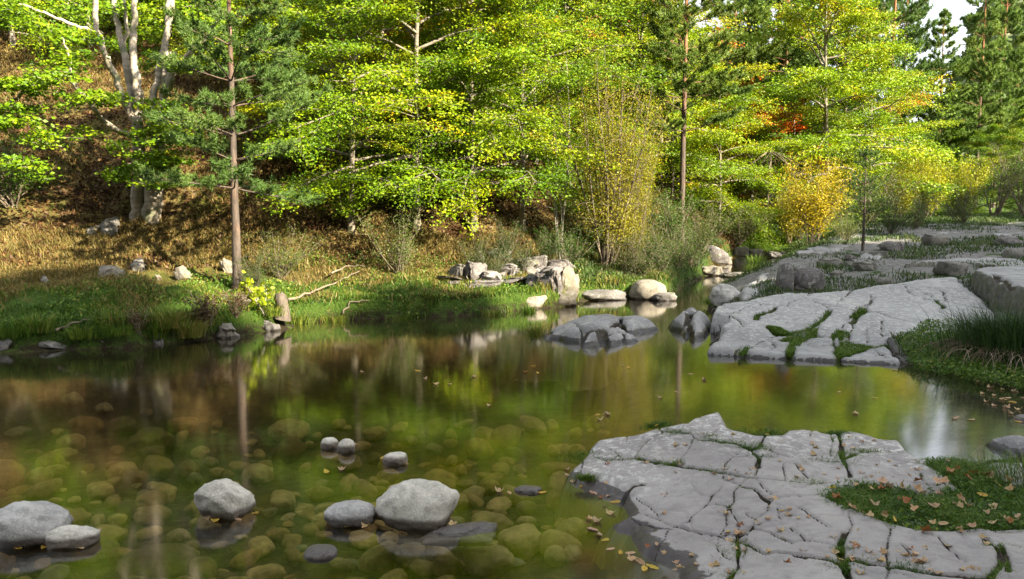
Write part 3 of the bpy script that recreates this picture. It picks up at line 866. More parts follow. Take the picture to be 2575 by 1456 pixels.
rock(1060, 1250, 1330, 1352, 'slanting dark stone slab awash in front of the biggest boulder', 'grey_boulder', 21, .5, .10, .5, .75, tilt=(0, -.04), facet=.6)
# far boulders
rock(1580, 1674, 702, 754, 'big rounded boulder at the bend on the far side of the river', 'bank_rock3', 31, .85, .07, .9, .3, z=0)
rock(1374, 1450, 722, 772, 'pale upright block at the water end of the grassy far bank', 'bank_rock3', 32, .45, .10, .9, .2, facet=.7, z=0)
rock(1306, 1378, 738, 777, 'pale low block left of the upright one at the end of the far bank', 'bank_rock3', 33, .5, .10, .9, .2, facet=.7, z=0)
rock(1450, 1575, 728, 756, 'low grey rock shelf at the water left of the big rounded boulder', 'dark_wet', 34, .7, .14, .7, .3, facet=.5, z=0)
rock(1640, 1700, 735, 757, 'small flat grey rock behind the rounded boulder at the bend', 'dark_wet', 36, .7, .12, .7, .3, z=0)
def c5rock(x0, x1, yt, yb, *a, **k):
    (X0, YT), (X1, YB) = C5([(x0, yt), (x1, yb)])
    return rock(X0, X1, YT, YB, *a, **k)


c5rock(315, 560, 475, 620, 'rounded grey rock with grass at the upstream tip of the right bank', 'grey_boulder', 61, .7, .12, .9, .25, facet=.6)
c5rock(796, 905, 320, 530, 'tall black-sided block facing the river on the right bank', 'dark_rock', 63, .35, .10, 1.0, .15, facet=.5, name='rock_block')
c5rock(880, 1150, 350, 535, 'broad dark block with white and yellow lichen beside the tall black-sided one', 'dark_rock', 64, .4, .13, .8, .2, facet=.6, name='rock_block')
blocks = [(1100, 1290, 288, 352, 'white-splashed jagged block behind the dark lichen block'),
          (1530, 1722, 172, 248, 'near-black square block standing on the grass past the small pine'), (1285, 1372, 265, 315, 'small dark cube of rock between low slabs'), (1455, 1582, 240, 290, 'pale-topped block below the small pine'),
          (1850, 2030, 116, 205, 'big pale-faced block on the upper terrace'), (2355, 2545, 126, 204, 'dark lichen-spotted block near the right edge of the upper terrace'),
          (2435, 2600, 215, 300, 'rounded pale block cut by the right edge of the picture'), (1925, 2190, 312, 425, 'tallest mossy ledge block behind the pale slab'),
          (1350, 1545, 312, 385, 'low pale rock set in grass right of the lichen block'), (1490, 1640, 428, 490, 'dark stone step at the back edge of the pale slab'),
          (1180, 1270, 380, 420, 'small white-topped stone in the terrace grass'), (1060, 1140, 430, 500, 'white-streaked stone at the foot of the dark lichen block'),
          ]
for k, (x0, x1, yt, yb, lb) in enumerate(blocks):
    pale = 'pale' in lb or 'white' in lb
    c5rock(x0, x1, yt, yb, lb, 'lichen_rock' if pale else 'dark_rock', 70 + k, .38, .12, .7, .2, facet=.6, name='rock_block', sub=4)
# stream rocks upstream
for k, (x0, x1, yt, yb, lb) in enumerate([(200, 440, 200, 300, 'dark ledge across the upstream pool'), (480, 590, 205, 280, 'pale broken rock at the head of the upstream pool'), (240, 400, 345, 420, 'flat pale rock left of the little cascade'), (380, 650, 390, 430, 'smooth sunlit rock lip of the little cascade'), (590, 700, 225, 280, 'dark rock right of the broken pale one upstream'), (300, 480, 280, 340, 'flat tan rock awash in the upstream pool'), (700, 900, 240, 290, 'low flat rock along the upstream shore')]):
    c5rock(x0, x1, yt, yb, lb, 'bank_rock3' if 'pale' in lb or 'smooth' in lb or 'tan' in lb else 'dark_rock', 100 + k, .5, .12, .8, .3, facet=.5)
# rocks on the left bank and hill
for k, (x0, x1, yt, yb, lb, mt) in enumerate([(254, 302, 548, 600, 'leaning mossy boulder on the hillside below the beech', 'lichen_rock'), (222, 256, 568, 588, 'small pale stone left of the leaning mossy boulder', 'lichen_rock'), (250, 310, 668, 704, 'pale sunlit rock low on the hillside', 'bank_rock3'), (104, 134, 690, 722, 'upright grey stone in the grass at far left', 'lichen_rock'),
                                              (388, 407, 690, 706, 'small pale stone in the sunlit grass', 'bank_rock3'), (440, 480, 668, 700, 'low tan stone above the sunlit grass', 'bank_rock3'), (538, 602, 812, 852, 'light brown rock at the waterline under the golden grass', 'bank_rock3'), (655, 708, 806, 834, 'dark rock at the waterline below the yellow sapling', 'dark_wet'),
                                              (-10, 36, 858, 884, 'round rock at the waterline by the left edge', 'dark_wet'), (110, 210, 850, 880, 'slanting slate at the waterline on the left', 'dark_wet'), (560, 590, 650, 690, 'pale stone just left of the near pine trunk', 'bank_rock3'), (330, 375, 650, 684, 'mossy hummock stone on the lower hillside', 'lichen_rock'),
                                              (600, 650, 742, 762, 'flat pale stone below the near pine', 'bank_rock3'), (230, 290, 852, 872, 'dark stone under the undercut bank', 'dark_rock'), (360, 420, 836, 866, 'black stone in the undercut bank', 'dark_rock')]):
    rock(x0, x1, yt, yb, lb, mt, 120 + k, .6, .2, .8, .42, facet=.9, tilt=(.2 * ((k * 7) % 5 - 2) / 2, .2 * ((k * 3) % 5 - 2) / 2), rz=k * 1.3 if x1 - x0 < 60 else 0)
# outcrop
lbs = ['leftmost grey outcrop rock above the far grass', 'pointed grey outcrop rock second from the left', 'narrow upright outcrop rock third from left', 'broad outcrop rock with a flat top', 'outcrop rock in deep shade', 'sharp outcrop rock behind the flat-topped one', 'pale outcrop block above the low ones', 'tall pale outcrop block near the golden bush', 'rightmost outcrop block over the water',
       'low outcrop stone in the grass', 'split outcrop stone low in the middle', 'small outcrop stone at the grass edge', 'top outcrop rock below the dark slope', 'jagged outcrop rock under the sapling']
for k, (x0, x1, yt, yb) in enumerate([(1130, 1190, 650, 706), (1170, 1226, 630, 708), (1215, 1255, 660, 716), (1232, 1310, 640, 704), (1285, 1345, 632, 694), (1318, 1372, 622, 684), (1328, 1378, 668, 722), (1362, 1412, 662, 732), (1398, 1446, 672, 742),
                                      (1170, 1250, 696, 722), (1255, 1330, 688, 718), (1105, 1165, 686, 715), (1215, 1285, 606, 656), (1378, 1432, 632, 690)]):
    yt = yt + (yb - yt) * (.3 if k not in (7, 8) else .1); wd = (x1 - x0) * .2
    rock(x0 - wd, x1 + wd, yt, yb, lbs[k], 'bank_rock2' if k == 8 else 'lichen_rock' if k % 4 == 0 else 'dark_rock', 150 + k, .4, .2, 1.1, .4, facet=.7, tilt=(.1 * ((k * 7) % 5 - 2) / 2, .12 * ((k * 3) % 5 - 2) / 2), rz=.5 * ((k * 5) % 7 - 3) / 3, sub=5)
# right edge
rock(2535, 2720, 1044, 1062, 'dark flat stone half under floating leaves at the right edge', 'grey_boulder', 171, .6, .08, .35, .7, z=0)
rock(2490, 2620, 1172, 1225, 'low grey rock end behind the foreground grass at right', 'slab' if False else 'grey_boulder', 172, .6, .06, .9, .3, facet=.4, z=.05)

# cobbles under the water
cob = []
for k in range(6):
    m = rock_mb((1, .8, .55), 200 + k, .85, .09, 4, facet=.35)
    o = m.build('river_cobble', M['cobble'], smooth=True)
    cob.append(o)
cnt = 0
pts = []
r3 = np.random.default_rng(21)
tries = 0
while len(pts) < 295 and tries < 12000:
    tries += 1
    X = r3.uniform(-60, 1620); Y = 985 + 480 * r3.random() ** .9
    if X > 1450 and Y > 1150: continue
    q = P(np.array(X), np.array(Y), -.3)
    if water_sd(q[0], q[1]) > -.15 or sdist(q[0], q[1], W1) > -.1: continue
    s = r3.choice([.11, .165, .23, .34], p=[.42, .3, .17, .11]) * r3.uniform(.7, 1.45)
    if any((q[0] - a) ** 2 + (q[1] - b) ** 2 < (.36 * (s + c)) ** 2 for a, b, c in pts): continue
    pts.append((q[0], q[1], s))
for i, (a, b, s) in enumerate(pts):
    o = cob[i] if i < 6 else cob[i % 6].copy()
    if i >= 6: COL.objects.link(o)
    hz = s * r3.uniform(.6, 1.5)
    zt = min(g1(a, b) + .26 * hz, -.06 - .42 * hz)
    o.location = (a, b, zt); o.scale = (s * 1.15, s, hz); o.rotation_euler = (r3.normal(0, .12), r3.normal(0, .12), r3.uniform(0, 6.28))
    tag(o, 'brown rounded cobble lying on the river bed under the clear water', 'stone', 'cobbles under the water')
# ------------------------------------------------------------------ trees


def curve(p0, d0, L, n, droop, wob, r):
    """a limb path: starts along d0 and bends by droop (up or down)"""
    p = np.array(p0, float); d = np.array(d0, float); d /= np.linalg.norm(d)
    out = [p.copy()]
    for k in range(n):
        d = d + np.array([0, 0, droop / n]) + r.normal(0, wob, 3) / n ** .5
        d /= np.linalg.norm(d)
        p = p + d * L / n; out.append(p.copy())
    return np.array(out)


def sprays(mb, r, path, n, sh, sv, L, tint, a=.25):
    t = r.uniform(a, 1.05, n) * (len(path) - 1)
    i = np.clip(t.astype(int), 0, len(path) - 2); f = (t - i)[:, None]
    c = path[i] * (1 - f) + path[i + 1] * f + r.normal(size=(n, 3)) * np.array([sh, sh, sv])
    ax = r.normal(size=(n, 3)) * np.array([1, 1, .35]) + (path[-1] - path[0]) / (np.linalg.norm(path[-1] - path[0]) + 1e-6) * .8
    nr = r.normal(size=(n, 3)) * .6 + np.array([.28, -.55, .65])
    l = L * r.uniform(.7, 1.25, n)
    mb.leaves(c, ax, nr, l, l * .62, np.clip(tint + r.normal(0, .11, n), 0, 1))


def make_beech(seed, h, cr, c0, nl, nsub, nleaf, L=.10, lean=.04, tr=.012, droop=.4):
    r = np.random.default_rng(seed)
    wood = MB(); lv = MB()
    tp = curve((0, 0, -.3), (r.normal(0, lean), r.normal(0, lean), 1), h * .96, 12, .05, .06, r)
    wood.tube(tp, np.linspace(h * tr, h * .002, 13) * (1 + .5 * (np.arange(13) == 0)), 8)
    for k in range(nl):
        f = c0 + (1 - c0) * ((k + r.random()) / nl) ** .95
        z = f * 11.6; i = int(min(z, 11)); p = tp[i] + (tp[i + 1] - tp[i]) * (z - i)
        az = k * 2.4 + r.normal(0, .4)
        g = (f - c0) / (1 - c0)
        L_ = cr * (.62 + .55 * math.sin(pi * min(1, g * .85 + .22))) * (1 - .72 * g ** 2.2) * r.uniform(.72, 1.15)
        el = .12 + .75 * g + r.normal(0, .24)
        lp = curve(p, (cos(az) * cos(el), sin(az) * cos(el), sin(el)), L_, 7, .05 - droop - droop * (1 - g), .16, r)
        wood.tube(lp, np.linspace(h * .0055 * (1.15 - .6 * g), .006, 8), 5)
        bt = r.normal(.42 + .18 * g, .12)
        for j in range(nsub):
            q = .22 + .78 * (j + r.random()) / nsub
            zz = q * 6.99; ii = int(zz); b = lp[ii] + (lp[min(ii + 1, 7)] - lp[ii]) * (zz - ii)
            dd = lp[min(ii + 1, 7)] - lp[ii]; dd /= np.linalg.norm(dd) + 1e-6
            sg = 1 if j % 2 else -1
            sdv = np.array([-dd[1], dd[0], 0]) * sg
            dv = dd * .7 + sdv * r.uniform(.4, 1.1) + np.array([0, 0, r.normal(.05, .14)])
            sl = L_ * r.uniform(.22, .42) * (1.15 - .5 * q) + .18
            sp = curve(b, dv, sl, 3, -.3, .2, r)
            wood.tube(sp, [.009, .007, .005, .003], 3)
            n = int(nleaf * r.uniform(.6, 1.4) * (sl / (cr * .3)) ** .7)
            tt = bt + r.normal(0, .09)
            if r.random() < .006: tt = .97
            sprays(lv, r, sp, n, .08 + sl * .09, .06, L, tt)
    root = thing('beech_tree', '', 'tree', (0, 0, 0))
    wood.build('trunk', M['wood_bark'], root, smooth=True)
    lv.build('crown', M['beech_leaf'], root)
    return root


def make_pine(seed, h, c0, cr, nw, per, tufts, nl=.10, parts=False, trunk_r=.010, wander=.02, sag=-.1, top=.25, mat='needle', nn=13, w=.010, rad=None, name='pine_tree'):
    r = np.random.default_rng(seed)
    wood = MB(); nd = MB()
    root = thing(name, '', 'tree', (0, 0, 0))
    tp = curve((0, 0, -.25), (r.normal(0, wander), r.normal(0, wander), 1), h + .25, 24, 0, wander, r)
    wood.tube(tp, np.linspace(h * trunk_r, h * .0012, 25) * (1 + .35 * (np.arange(25) == 0)), 9, rough=.03)
    for k in range(nw):
        g = (k + r.uniform(-.25, .25)) / nw; g = min(max(g, 0), 1)
        f = c0 + (1 - c0) * g
        z = min(f * 23.9, 23.9); i = int(min(z, 23)); p0 = tp[i] + (tp[min(i + 1, 24)] - tp[i]) * (z - i)
        L0 = cr * (top + (1 - top) * (1 - g) ** .8) * (.75 + .25 * min(1, g * 5 + .35)) if rad is None else cr * rad(g)
        m = max(2, int(per + r.integers(-1, 2)))
        a0 = r.uniform(0, 6.28)
        for j in range(m):
            bw = MB() if parts else wood; bn = MB() if parts else nd
            az = a0 + j * 2 * pi / m + r.normal(0, .25)
            L_ = L0 * r.uniform(.62, 1.15)
            el = r.normal(.12 + .5 * g, .12)
            lp = curve(p0, (cos(az) * cos(el), sin(az) * cos(el), sin(el)), L_, 6, sag + .3, .10, r)
            bw.tube(lp, np.linspace(.006 + L_ * .008, .004, 7), 5)
            ns = max(3, int(7 * L_ / 1.5))
            tb = []; td = []
            for q_ in range(ns):
                q = .25 + .75 * (q_ + r.random()) / ns
                zz = q * 5.99; ii = int(zz); b = lp[ii] + (lp[ii + 1] - lp[ii]) * (zz - ii)
                dd = lp[ii + 1] - lp[ii]; dd /= np.linalg.norm(dd)
                sdv = np.array([-dd[1], dd[0], 0]) * (1 if q_ % 2 else -1)
                sl = L_ * (.5 - .28 * q) * r.uniform(.7, 1.2) + .08
                sp = curve(b, dd * .75 + sdv * r.uniform(.5, 1) + np.array([0, 0, .12]), sl, 3, .25, .15, r)
                bw.tube(sp, [.008, .006, .005, .003], 3)
                nt = max(3, int(tufts * sl / .5))
                for t_ in np.r_[r.uniform(.25, 1, nt), 1.]:
                    zz2 = t_ * 2.99; i2 = int(zz2); c = sp[i2] + (sp[i2 + 1] - sp[i2]) * (zz2 - i2)
                    tb.append(c + r.normal(0, .035, 3)); td.append((sp[i2 + 1] - sp[i2]) / (sl / 3) + np.array([0, 0, .35]))
            for t_ in r.uniform(.5, 1, max(3, tufts // 2)):
                zz2 = t_ * 5.99; i2 = int(zz2); tb.append(lp[i2] + (lp[i2 + 1] - lp[i2]) * (zz2 - i2)); td.append(lp[i2 + 1] - lp[i2])
            tb = np.repeat(np.array(tb), nn, 0); td = np.array(td); td /= np.linalg.norm(td, axis=1)[:, None] + 1e-6
            td = np.repeat(td, nn, 0)
            N = len(tb)
            dirs = td * .75 + r.normal(size=(N, 3)) * .55
            bn.needles(tb - dirs * .02, dirs, nl * r.uniform(.7, 1.2, N), w, np.clip(.45 + .25 * r.normal(0, .4) + r.normal(0, .16, N), 0, 1))
            if parts:
                bo = bw.build('branch', M['pine_bark'], root, smooth=True)
                bn.build('needles', M[mat], bo)
    # leader
    tb = np.repeat(tp[-3:], nn * 2, 0); N = len(tb)
    nd.needles(tb, r.normal(size=(N, 3)) * .5 + np.array([0, 0, 1]), nl, w, .5)
    wood.build('trunk', M['pine_bark'], root, smooth=True)
    nd.build('crown', M[mat], root)
    return root


def make_bush(seed, h, rad, nst, nsub, nleaf, L, leafm, barkm, name='bush', spread=.5, bare=.25, fl=.4, tint=.5, cat='bush', W=.5, r0=.012, sigma=.07, lo=.65):
    r = np.random.default_rng(seed)
    wood = MB(); lv = MB()
    for k in range(nst):
        az = r.uniform(0, 6.28); sp = spread * r.random() ** .6
        L_ = h * r.uniform(lo, 1.08) / max(.5, cos(sp))
        b = (r.normal(0, .05 * rad), r.normal(0, .05 * rad), -.06)
        lp = curve(b, (cos(az) * sin(sp), sin(az) * sin(sp), cos(sp)), L_, 8, .1, .14, r)
        wood.tube(lp, np.linspace(r0 * h ** .5, .004, 9), 5)
        for j in range(nsub):
            q = bare + (1 - bare) * (j + r.random()) / nsub
            zz = min(q * 7.99, 7.99); ii = int(zz); p = lp[ii] + (lp[ii + 1] - lp[ii]) * (zz - ii)
            a2 = r.uniform(0, 6.28)
            sl = rad * r.uniform(.25, .55) * (1.1 - .6 * q)
            s2 = curve(p, (cos(a2), sin(a2), r.uniform(.1, 1.2)), sl, 3, -.1, .25, r)
            wood.tube(s2, [.006, .005, .004, .002], 3)
            if nleaf:
                n = int(nleaf * r.uniform(.5, 1.5))
                t = r.uniform(.1, 1.05, n) * 3; i = np.clip(t.astype(int), 0, 2); f = (t - i)[:, None]
                c = s2[i] * (1 - f) + s2[i + 1] * f + r.normal(size=(n, 3)) * sigma
                l = L * r.uniform(.6, 1.3, n)
                lv.leaves(c, r.normal(size=(n, 3)) + np.array([0, 0, .3]), r.normal(size=(n, 3)) + np.array([.2, -.4, .5]), l, l * W, np.clip(tint + r.normal(0, .2, n) + r.normal(0, .08), 0, 1))
    root = thing(name, '', cat, (0, 0, 0))
    wood.build('stems', M[barkm], root, smooth=True)
    if nleaf: lv.build('foliage', M[leafm], root)
    return root


def put(root, X, Y=None, d=None, label='', rz=0., scale=1., color=None, group=None, first=False, cat=None, sink=.0):
    """stand a plant at photo pixel X, either on the ground under pixel Y or at ground distance d"""
    if d is None:
        p = hit(X, Y)
    else:
        x = (X - 1287) / FP * (d * cos(PITCH) + .0)
        p = np.array([x, d, g1(x, d)])
    p = p - np.array([0, 0, sink])
    if first:
        root.location = tuple(p); root.rotation_euler = (0, 0, rz); root.scale = (scale,) * 3
        root['label'] = label
        if group: root['group'] = group
        if color is not None:
            for o in [root] + list(root.children_recursive): o.color = (*color, 1)
        return root
    return copy_tree(root, p, rz, scale, label, cat, group, color)


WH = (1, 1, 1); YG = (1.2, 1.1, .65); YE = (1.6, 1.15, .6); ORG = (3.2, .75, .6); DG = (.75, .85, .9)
beech = [make_beech(301, 8.5, 3.0, .15, 36, 12, 130, .078), make_beech(302, 8.0, 3.3, .07, 34, 12, 135, .078), make_beech(303, 9.5, 2.8, .19, 38, 12, 128, .078), make_beech(304, 7.0, 3.1, .06, 32, 12, 140, .076), make_beech(305, 8.5, 3.1, .20, 36, 12, 150, .07, droop=.24)]
used = set()


def plant_beech(v, X, d, label, scale=1., color=WH, rz=None, group=None):
    rz = random.uniform(-1.1, 1.1) if rz is None else rz
    f = v not in used; used.add(v)
    return put(beech[v], X, None, d, label, rz, scale, color, group, first=f)


# the wood on the slope: (variant, photo x, distance, label, scale, colour)
wood_list = [
    (4, 880, 17.3, 'foremost low beech leaning over the dark hollow right of the near pine', .74, WH),
    (4, 1045, 17.8, 'foremost beech behind the bramble bush with drooping lit sprays', .9, YG),
    (0, 1190, 18.6, 'foremost beech right of the bramble bush over the outcrop', .85, YG),
    (4, 1310, 19.4, 'foremost beech just left of the bare saplings', .85, WH),
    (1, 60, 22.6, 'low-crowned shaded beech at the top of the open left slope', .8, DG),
    (3, 250, 23.0, 'low-crowned beech behind the long limb of the pale forked beech', .8, WH),
    (2, 40, 24.5, 'leafy beech hanging into the upper left corner', .9, WH),
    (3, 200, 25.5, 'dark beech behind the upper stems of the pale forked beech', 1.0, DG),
    (1, 400, 24.8, 'green beech whose boughs show right of the pale forked beech top', .9, WH),
    (0, 560, 23.5, 'green beech left of the near pine top on the slope', .9, WH),
    (1, 845, 19.6, 'yellowing beech just right of the near pine with golden lower branches', .86, (1.6, 1.1, .6)),
    (3, 975, 20.6, 'front beech whose mossy crooked foot stands in the dark hollow', 1.0, WH),
    (0, 1110, 22.5, 'green beech of the front row above the bramble bush', .95, WH),
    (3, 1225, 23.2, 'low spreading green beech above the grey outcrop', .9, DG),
    (1, 1345, 23.4, 'green beech behind the two bare saplings', .95, WH),
    (2, 1500, 26.5, 'bright green beech rising behind the golden willow bush', 1.0, YG),
    (0, 1600, 28.5, 'yellow-green beech between the golden willow bush and the tall pine', 1.0, YG),
    (3, 1690, 32, 'bright beech at the foot of the tall pine with low hanging sprays', 1.05, YG),
    (1, 1810, 32.5, 'yellow-green beech hanging towards the stream right of the tall pine', .85, YG),
    (2, 720, 21.5, 'fresh green beech directly behind the near pine', .85, YG),
    (0, 900, 25.5, 'light green beech uphill of the yellowing one', 1.05, YG),
    (2, 1040, 27, 'slender lit beech in the second row uphill of the bramble bush', 1.1, YG),
    (1, 1180, 28, 'broad bright beech in the second row uphill of the outcrop', 1.1, YG),
    (0, 1310, 29, 'second-row beech with a pale stem uphill of the bare saplings', 1.1, WH),
    (3, 1430, 30, 'second-row beech uphill of the golden willow bush', 1.2, YG),
    (2, 1570, 33, 'yellow-orange topped beech high behind the golden willow bush', 1.2, YE),
    (1, 1660, 36, 'orange-tinted beech behind the crown of the tall pine', 1.2, YE),
    (0, 600, 26, 'beech on the slope behind the near pine top', 1.0, WH),
    (3, 470, 28, 'beech standing uphill between the pale forked beech and the near pine', 1.05, DG),
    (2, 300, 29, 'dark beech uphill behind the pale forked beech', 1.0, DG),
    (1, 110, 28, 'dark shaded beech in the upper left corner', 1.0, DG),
    (0, -120, 24, 'beech reaching in over the left edge', .9, WH),
    (2, 800, 31, 'upper beech above the yellowing one', 1.1, YG),
    (1, 960, 34, 'upper beech with an orange bough in the middle of the wood', 1.15, WH),
    (3, 1100, 35, 'upper beech with a lit crown above the slender second-row tree', 1.3, YG),
    (0, 1250, 36, 'upper beech at the top centre of the picture', 1.25, YG),
    (2, 1390, 38, 'upper beech left of the orange-topped one', 1.25, WH),
    (1, 1890, 38.5, 'orange-red beech showing between the pines right of the tall pine', .95, ORG),
    (0, 2080, 36.5, 'big yellow-green tree spreading over the bend on the right', 1.42, (1.35, 1.22, .7)),
    (1, 2185, 40.5, 'sunlit right-hand neighbour of the big yellow-green tree', 1.12, (1.3, 1.2, .7)),
    (3, 2000, 37, 'low green tree at the left foot of the big yellow-green tree', 1.0, WH),
    (2, 2120, 43, 'tree filling in behind the big yellow-green tree', 1.35, YG),
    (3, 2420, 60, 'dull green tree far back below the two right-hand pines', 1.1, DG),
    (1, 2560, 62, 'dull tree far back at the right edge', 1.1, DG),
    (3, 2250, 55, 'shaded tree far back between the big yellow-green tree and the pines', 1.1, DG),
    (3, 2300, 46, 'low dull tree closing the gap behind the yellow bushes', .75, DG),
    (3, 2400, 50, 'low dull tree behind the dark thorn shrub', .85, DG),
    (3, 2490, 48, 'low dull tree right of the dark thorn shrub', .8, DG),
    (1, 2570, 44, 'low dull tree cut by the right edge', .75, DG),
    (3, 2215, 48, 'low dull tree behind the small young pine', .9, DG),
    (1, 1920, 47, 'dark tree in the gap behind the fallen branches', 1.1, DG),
]
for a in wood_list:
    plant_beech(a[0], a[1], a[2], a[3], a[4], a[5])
r5 = np.random.default_rng(77)
for k in range(26):                       # the rows higher up the slope, seen only through gaps
    X = -350 + k * 92 + r5.uniform(-30, 30); d = 38 + r5.uniform(0, 9) + max(0, X - 1300) * .008
    if X < 500: d -= 5
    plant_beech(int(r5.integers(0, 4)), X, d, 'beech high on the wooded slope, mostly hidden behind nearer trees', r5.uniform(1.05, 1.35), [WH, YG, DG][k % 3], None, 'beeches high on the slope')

# --- the pale forked beech at left, traced stem by stem
BD = 16.6


def c1p(pts, d=BD, dd=None):
    px = C1(pts)
    return np.array([Q(np.array(a), np.array(b), d if dd is None else d + dd[i]) for i, (a, b) in enumerate(px)])


hb = hit(375, 548)
BD = float(hb[1])
hero = thing('beech_tree', 'pale forked beech with two close trunks and several bare stems on the left slope', 'tree', hb)
k1 = .7967 * .64414 * BD / FP              # metres per crop pixel


def refine(p, n=4):
    t = np.linspace(0, len(p) - 1, (len(p) - 1) * n + 1)
    i = np.arange(len(p)); return np.stack([np.interp(t, i, p[:, c]) for c in range(3)], 1) + np.random.default_rng(len(p)).normal(0, .012, (len(t), 3))


def stem(pts, r0, r1, nm, dd=None):
    p = c1p(pts, BD, dd)
    q = refine(p)
    m = MB(); m.tube(q, np.linspace(r0 * k1, r1 * k1, len(q)), 9, rough=.04)
    return m.build(nm, M['beech_bark'], hero, True, loc=hb)


stem([(664, 1120), (676, 1000), (682, 850), (685, 700), (672, 585)], 34, 26, 'trunk')
stem([(672, 600), (682, 480), (670, 380), (655, 290), (655, 180), (660, 60), (655, -80)], 24, 12, 'stem')
stem([(678, 620), (640, 570), (600, 470), (560, 360), (515, 260), (470, 150), (464, 0), (460, -80)], 18, 11, 'stem', np.linspace(0, -.5, 8))
stem([(665, 600), (640, 470), (625, 330), (600, 230), (570, 100), (555, -40)], 20, 12, 'stem', np.linspace(0, .5, 6))
stem([(606, 250), (622, 130), (600, -20)], 10, 7, 'stem', [.4, .3, .2])
stem([(738, 1130), (752, 950), (770, 800), (780, 700), (770, 570)], 46, 34, 'trunk', [0, 0, .05, .1, .1])
stem([(762, 590), (745, 500), (772, 400), (800, 250), (825, 160), (842, 0), (845, -60)], 20, 11, 'stem', np.linspace(.1, .4, 7))
stem([(780, 580), (800, 480), (815, 360), (812, 240), (820, 100), (830, -40)], 19, 9, 'stem', np.linspace(.1, 0, 6))
stem([(800, 470), (822, 430), (850, 330), (845, 255)], 22, 16, 'stem', np.linspace(.1, -.1, 4))
stem([(852, 310), (915, 275), (1000, 190), (1060, 110), (1080, 40)], 12, 5, 'limb', np.linspace(-.1, -.6, 5))
stem([(690, 690), (640, 665), (575, 635), (500, 590), (440, 500), (385, 440), (340, 390), (270, 355), (190, 400), (100, 470), (30, 520)], 14, 7, 'limb', np.linspace(0, -1.6, 11))
stem([(470, 165), (440, 150), (350, 120), (250, 80), (120, 30), (0, 0)], 10, 5, 'limb', np.linspace(-.4, -1.2, 6))
stem([(345, 395), (345, 310), (330, 240), (300, 180)], 6, 3, 'limb', [-1.2] * 4)
stem([(690, 720), (760, 680), (840, 640), (940, 620)], 8, 3, 'limb', np.linspace(0, -.8, 4))
stem([(700, 790), (640, 800), (580, 830)], 7, 3, 'limb', np.linspace(0, -.7, 3))
lv = MB(); tw = MB(); r6 = np.random.default_rng(9)
for (cx, cy, rx, ry, dd, dens) in [(80, 95, 130, 60, -1.2, 1), (10, 60, 90, 70, -1.4, 1), (350, 180, 140, 45, -1, 1), (340, 290, 150, 45, -1.1, .8), (90, 420, 130, 40, -1.6, 1), (525, 480, 100, 28, -.5, .6), (50, 560, 130, 60, -1.7, 1.1), (420, 485, 130, 40, -1.1, .7),
                                   (700, 690, 170, 55, -.5, 1.0), (800, 560, 80, 80, -.4, 1), (680, 790, 150, 50, -.6, .9), (880, 650, 110, 55, -.8, 1), (640, 850, 100, 35, -.7, .7), (830, 800, 90, 50, -.6, .9), (330, 690, 200, 40, -1.2, .3), (100, 820, 110, 70, -1.6, .6), (850, 140, 180, 55, .9, 1.2), (760, 290, 90, 45, 1.0, .8),
                                   (950, 60, 180, 90, .7, 1.3), (360, 20, 150, 50, .8, .8), (880, 330, 70, 35, -.4, .7), (640, 10, 110, 40, 1.0, .8), (200, 650, 140, 40, -1.4, .5), (260, 380, 160, 30, -1.3, .8), (740, 900, 90, 30, -.6, .35), (1000, 250, 70, 60, -.5, .6), (560, 210, 50, 30, .9, .4), (430, 640, 70, 25, -1, .2), (1040, 170, 60, 90, -.5, .7)]:
    ns = int(15 * dens)
    for _ in range(ns):
        X0 = cx + rx * r6.uniform(-.8, .8); Y0 = cy + ry * r6.uniform(-.85, .85)
        a = c1p([(X0, Y0)], BD + dd + r6.normal(0, .45))[0]
        az = r6.uniform(0, 6.28); sp = curve(a, (cos(az), sin(az) * .7, r6.normal(.05, .15)), rx * k1 * r6.uniform(.35, .6), 3, -.25, .2, r6)
        tw.tube(sp, [.007, .006, .005, .003], 3)
        sprays(lv, r6, sp, int(74 * dens ** .3), .11, .035, .078, r6.normal(.42, .1), 0)
tw.build('twigs', M['beech_bark'], hero, True, loc=hb)['kind'] = 'stuff'
lv.build('crown', M['beech_leaf'], hero, loc=hb)

# --- near pine
pb = hit(597, 728)
near = make_pine(401, 7.2, .265, 1.62, 12, 5, 19, nl=.115, parts=True, trunk_r=.0112, wander=.006, sag=-.32, nn=18, w=.013)
near.location = tuple(pb)
near['label'] = 'dark green pine with a straight bare lower trunk on the near left bank'
near.rotation_euler = (0, .012, 0)
# --- other pines
pineA = make_pine(402, 13.5, .30, 2.6, 17, 4, 13, nl=.18, trunk_r=.0085, wander=.01, sag=-.25, nn=11, w=.028, top=.35)
put(pineA, 1714, None, 24.0, 'tall slim pine with a bare reddish lower trunk right of the golden willow bush', 0, .86, (1.25, 1.1, .8), first=True)
pineB = make_pine(403, 13, .25, 2.4, 19, 5, 15, nl=.22, trunk_r=.010, wander=.008, sag=-.3, nn=11, w=.035, top=.12)
put(pineB, 2352, None, 50, 'pointed pine on the skyline left of the taller right-hand pair', 0, .93, (1.35, 1.25, 1), first=True)
put(pineB, 2450, None, 54, 'left one of the two tallest pines at the right', 2.1, (.9, .9, 1.32), (1.35, 1.25, 1))
put(pineB, 2496, None, 57, 'right one of the two tallest pines at the right', 4.0, (.9, .9, 1.4), (1.35, 1.25, 1))
put(pineB, 2545, None, 70, 'farther pine half cut by the right edge', 1.0, .95, (.9, .9, .9))
put(pineA, 2222, None, 46, 'dark heavy-crowned pine on the skyline beside the big yellow-green tree', 1.2, (1.05, 1.05, 1.4), (.95, 1, 1))
